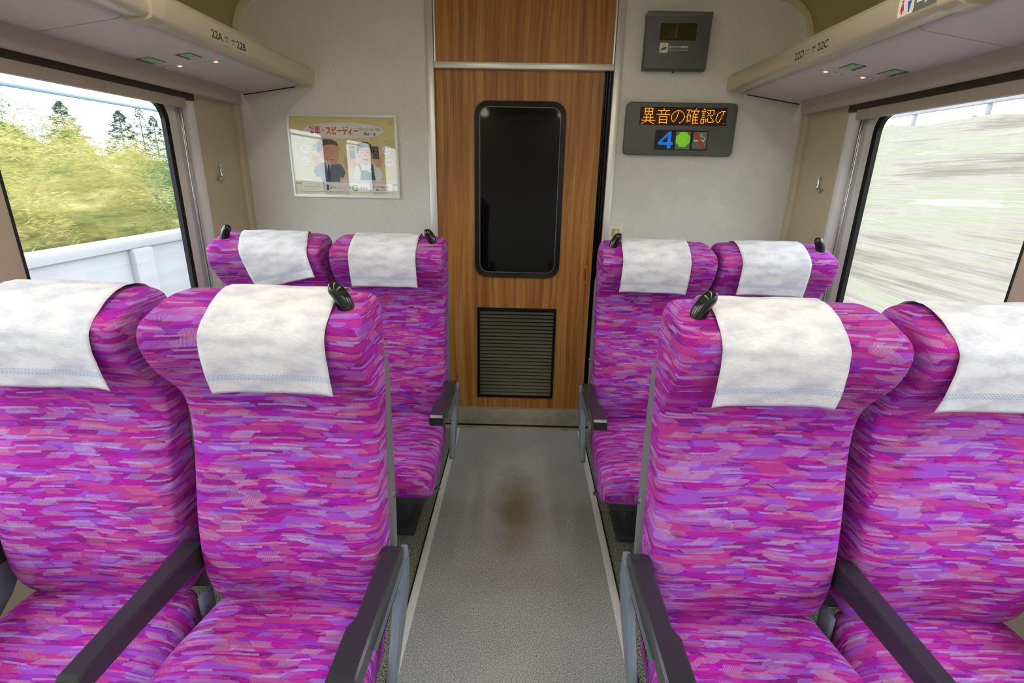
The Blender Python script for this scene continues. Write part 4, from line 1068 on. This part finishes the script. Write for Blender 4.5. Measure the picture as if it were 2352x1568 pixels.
def shrub(k, x, y, z, s_, lab, grp, zs=1.0):
    o = sh[k] if first[k] else copy_tree(sh[k]); first[k] = False
    o.location = (x, y, z); o.scale = (s_, s_, s_*zs); o.rotation_euler = (0, 0, random.uniform(-.3, .3)); tag(o, lab, 'shrub', grp)
gy = 'yellow-green shrubs behind the concrete barrier'
TOP = 1.15   # crown height of the unit shrub
def place(k, x, y, ztop, s_, lab, grp=gy, zs=None):
    zb = .1+max(0, -x-4)*.14 if -x < 9 else .8
    zb -= .35
    zs = (ztop-zb)/(TOP*s_) if zs is None else zs
    shrub(k, x, y, zb, s_, lab, grp, zs)
place(0, -6.2, 5.2, 1.75, 1.2, 'pale yellow-green shrub just behind the barrier, lowest at the left edge of the left window')
place(0, -6.4, 7.6, 1.72, 1.2, 'yellow-green shrub just behind the barrier, near the middle of the left window')
place(1, -6.3, 9.9, 1.60, 1.15, 'mid green shrub just behind the barrier, right of the middle of the left window')
place(0, -6.5, 12.4, 1.55, 1.2, 'pale shrub just behind the barrier near the right edge of the left window')
place(0, -6.4, 15.2, 1.45, 1.3, 'small pale shrub behind the barrier by the right gasket of the left window')
place(0, -9.0, 9.4, 2.20, 1.3, 'tall yellow-green bush at the left edge of the left window behind the lower shrubs')
place(0, -9.4, 12.6, 2.02, 1.4, 'broad pale yellow bush behind the lower shrubs, under the pointed yellow tree')
place(1, -9.6, 16.0, 1.90, 1.4, 'green bush below the conifers in the left window')
place(0, -9.4, 20.0, 1.75, 1.5, 'faint pale bush farthest right on the bank in the left window')
place(1, -10.5, 25.0, 1.7, 1.8, 'distant grey-green bush beneath the conifers in the left window')
place(0, -12.2, 14.4, 2.72, .75, 'narrow pointed yellow tree against the sky in the left window', None)
place(1, -11.6, 11.6, 3.0, 1.0, 'dark green leafy tree at the far left of the left window', None)
cf = make_conifer(5); fc = True
for x, y, ztop, lab in ((-28, 32.9, 4.9, 'dark conifer tip rising behind the pointed yellow tree outside the left window'), (-28, 37.6, 4.9, 'dark conifer alone against the sky, left of the taller pair of conifers'), (-28, 39.6, 5.4, 'tallest thin conifer against the sky outside the left window'), (-26.5, 38.8, 4.7, 'conifer just right of the tallest one outside the left window'), (-28, 43.2, 4.3, 'lower conifer right of the pair outside the left window'), (-28, 45.4, 3.8, 'smallest conifer nearest the right gasket of the left window')):
    o = cf if fc else copy_tree(cf); fc = False
    h = ztop-.9; o.location = (x, y, .9); w_ = 7.5 if 'tallest' not in lab else 6
    o.scale = (w_, w_, h/.98); o.rotation_euler = (0, 0, random.uniform(0, 6))
    tag(o, lab, 'tree', 'conifers outside the left window')
for x, y, z, s_, lab in ((12.4, 18.8, 2.8, .45, 'green shrub on the skyline at the left end of the right window'), (13.0, 16.2, 2.9, .4, 'small green shrub on the skyline of the dry embankment'), (13.6, 13.6, 2.8, .6, 'larger green shrub on the skyline near the right edge of the right window')):
    shrub(1, x, y, z, s_, lab, 'shrubs on the right embankment', .8)
r_ = empty('guard_rail', (12.2, 15, 2.9), 'pale guard rail along the top of the embankment outside the right window', 'guard rail')
MB().box(12.55, 12.65, 6, 40, 3.42, 3.58, .02).obj('rail', M_conc, r_)
for k in range(12): MB().box(12.6, 12.68, 7+k*2.8, 7.1+k*2.8, 2.8, 3.45).obj('post', M_conc, r_)
o = MB().tube([(-4.6, -10, 2.04), (-4.6, 45, 2.04)], .02, 8).obj('overhead_tube', mat('tube_grey', srgb(96, 112, 130), .6)); tag(o, 'blue-grey tube running beside the track above the trees outside the left window', 'cable')  # thin tube added for a blue line across the window top
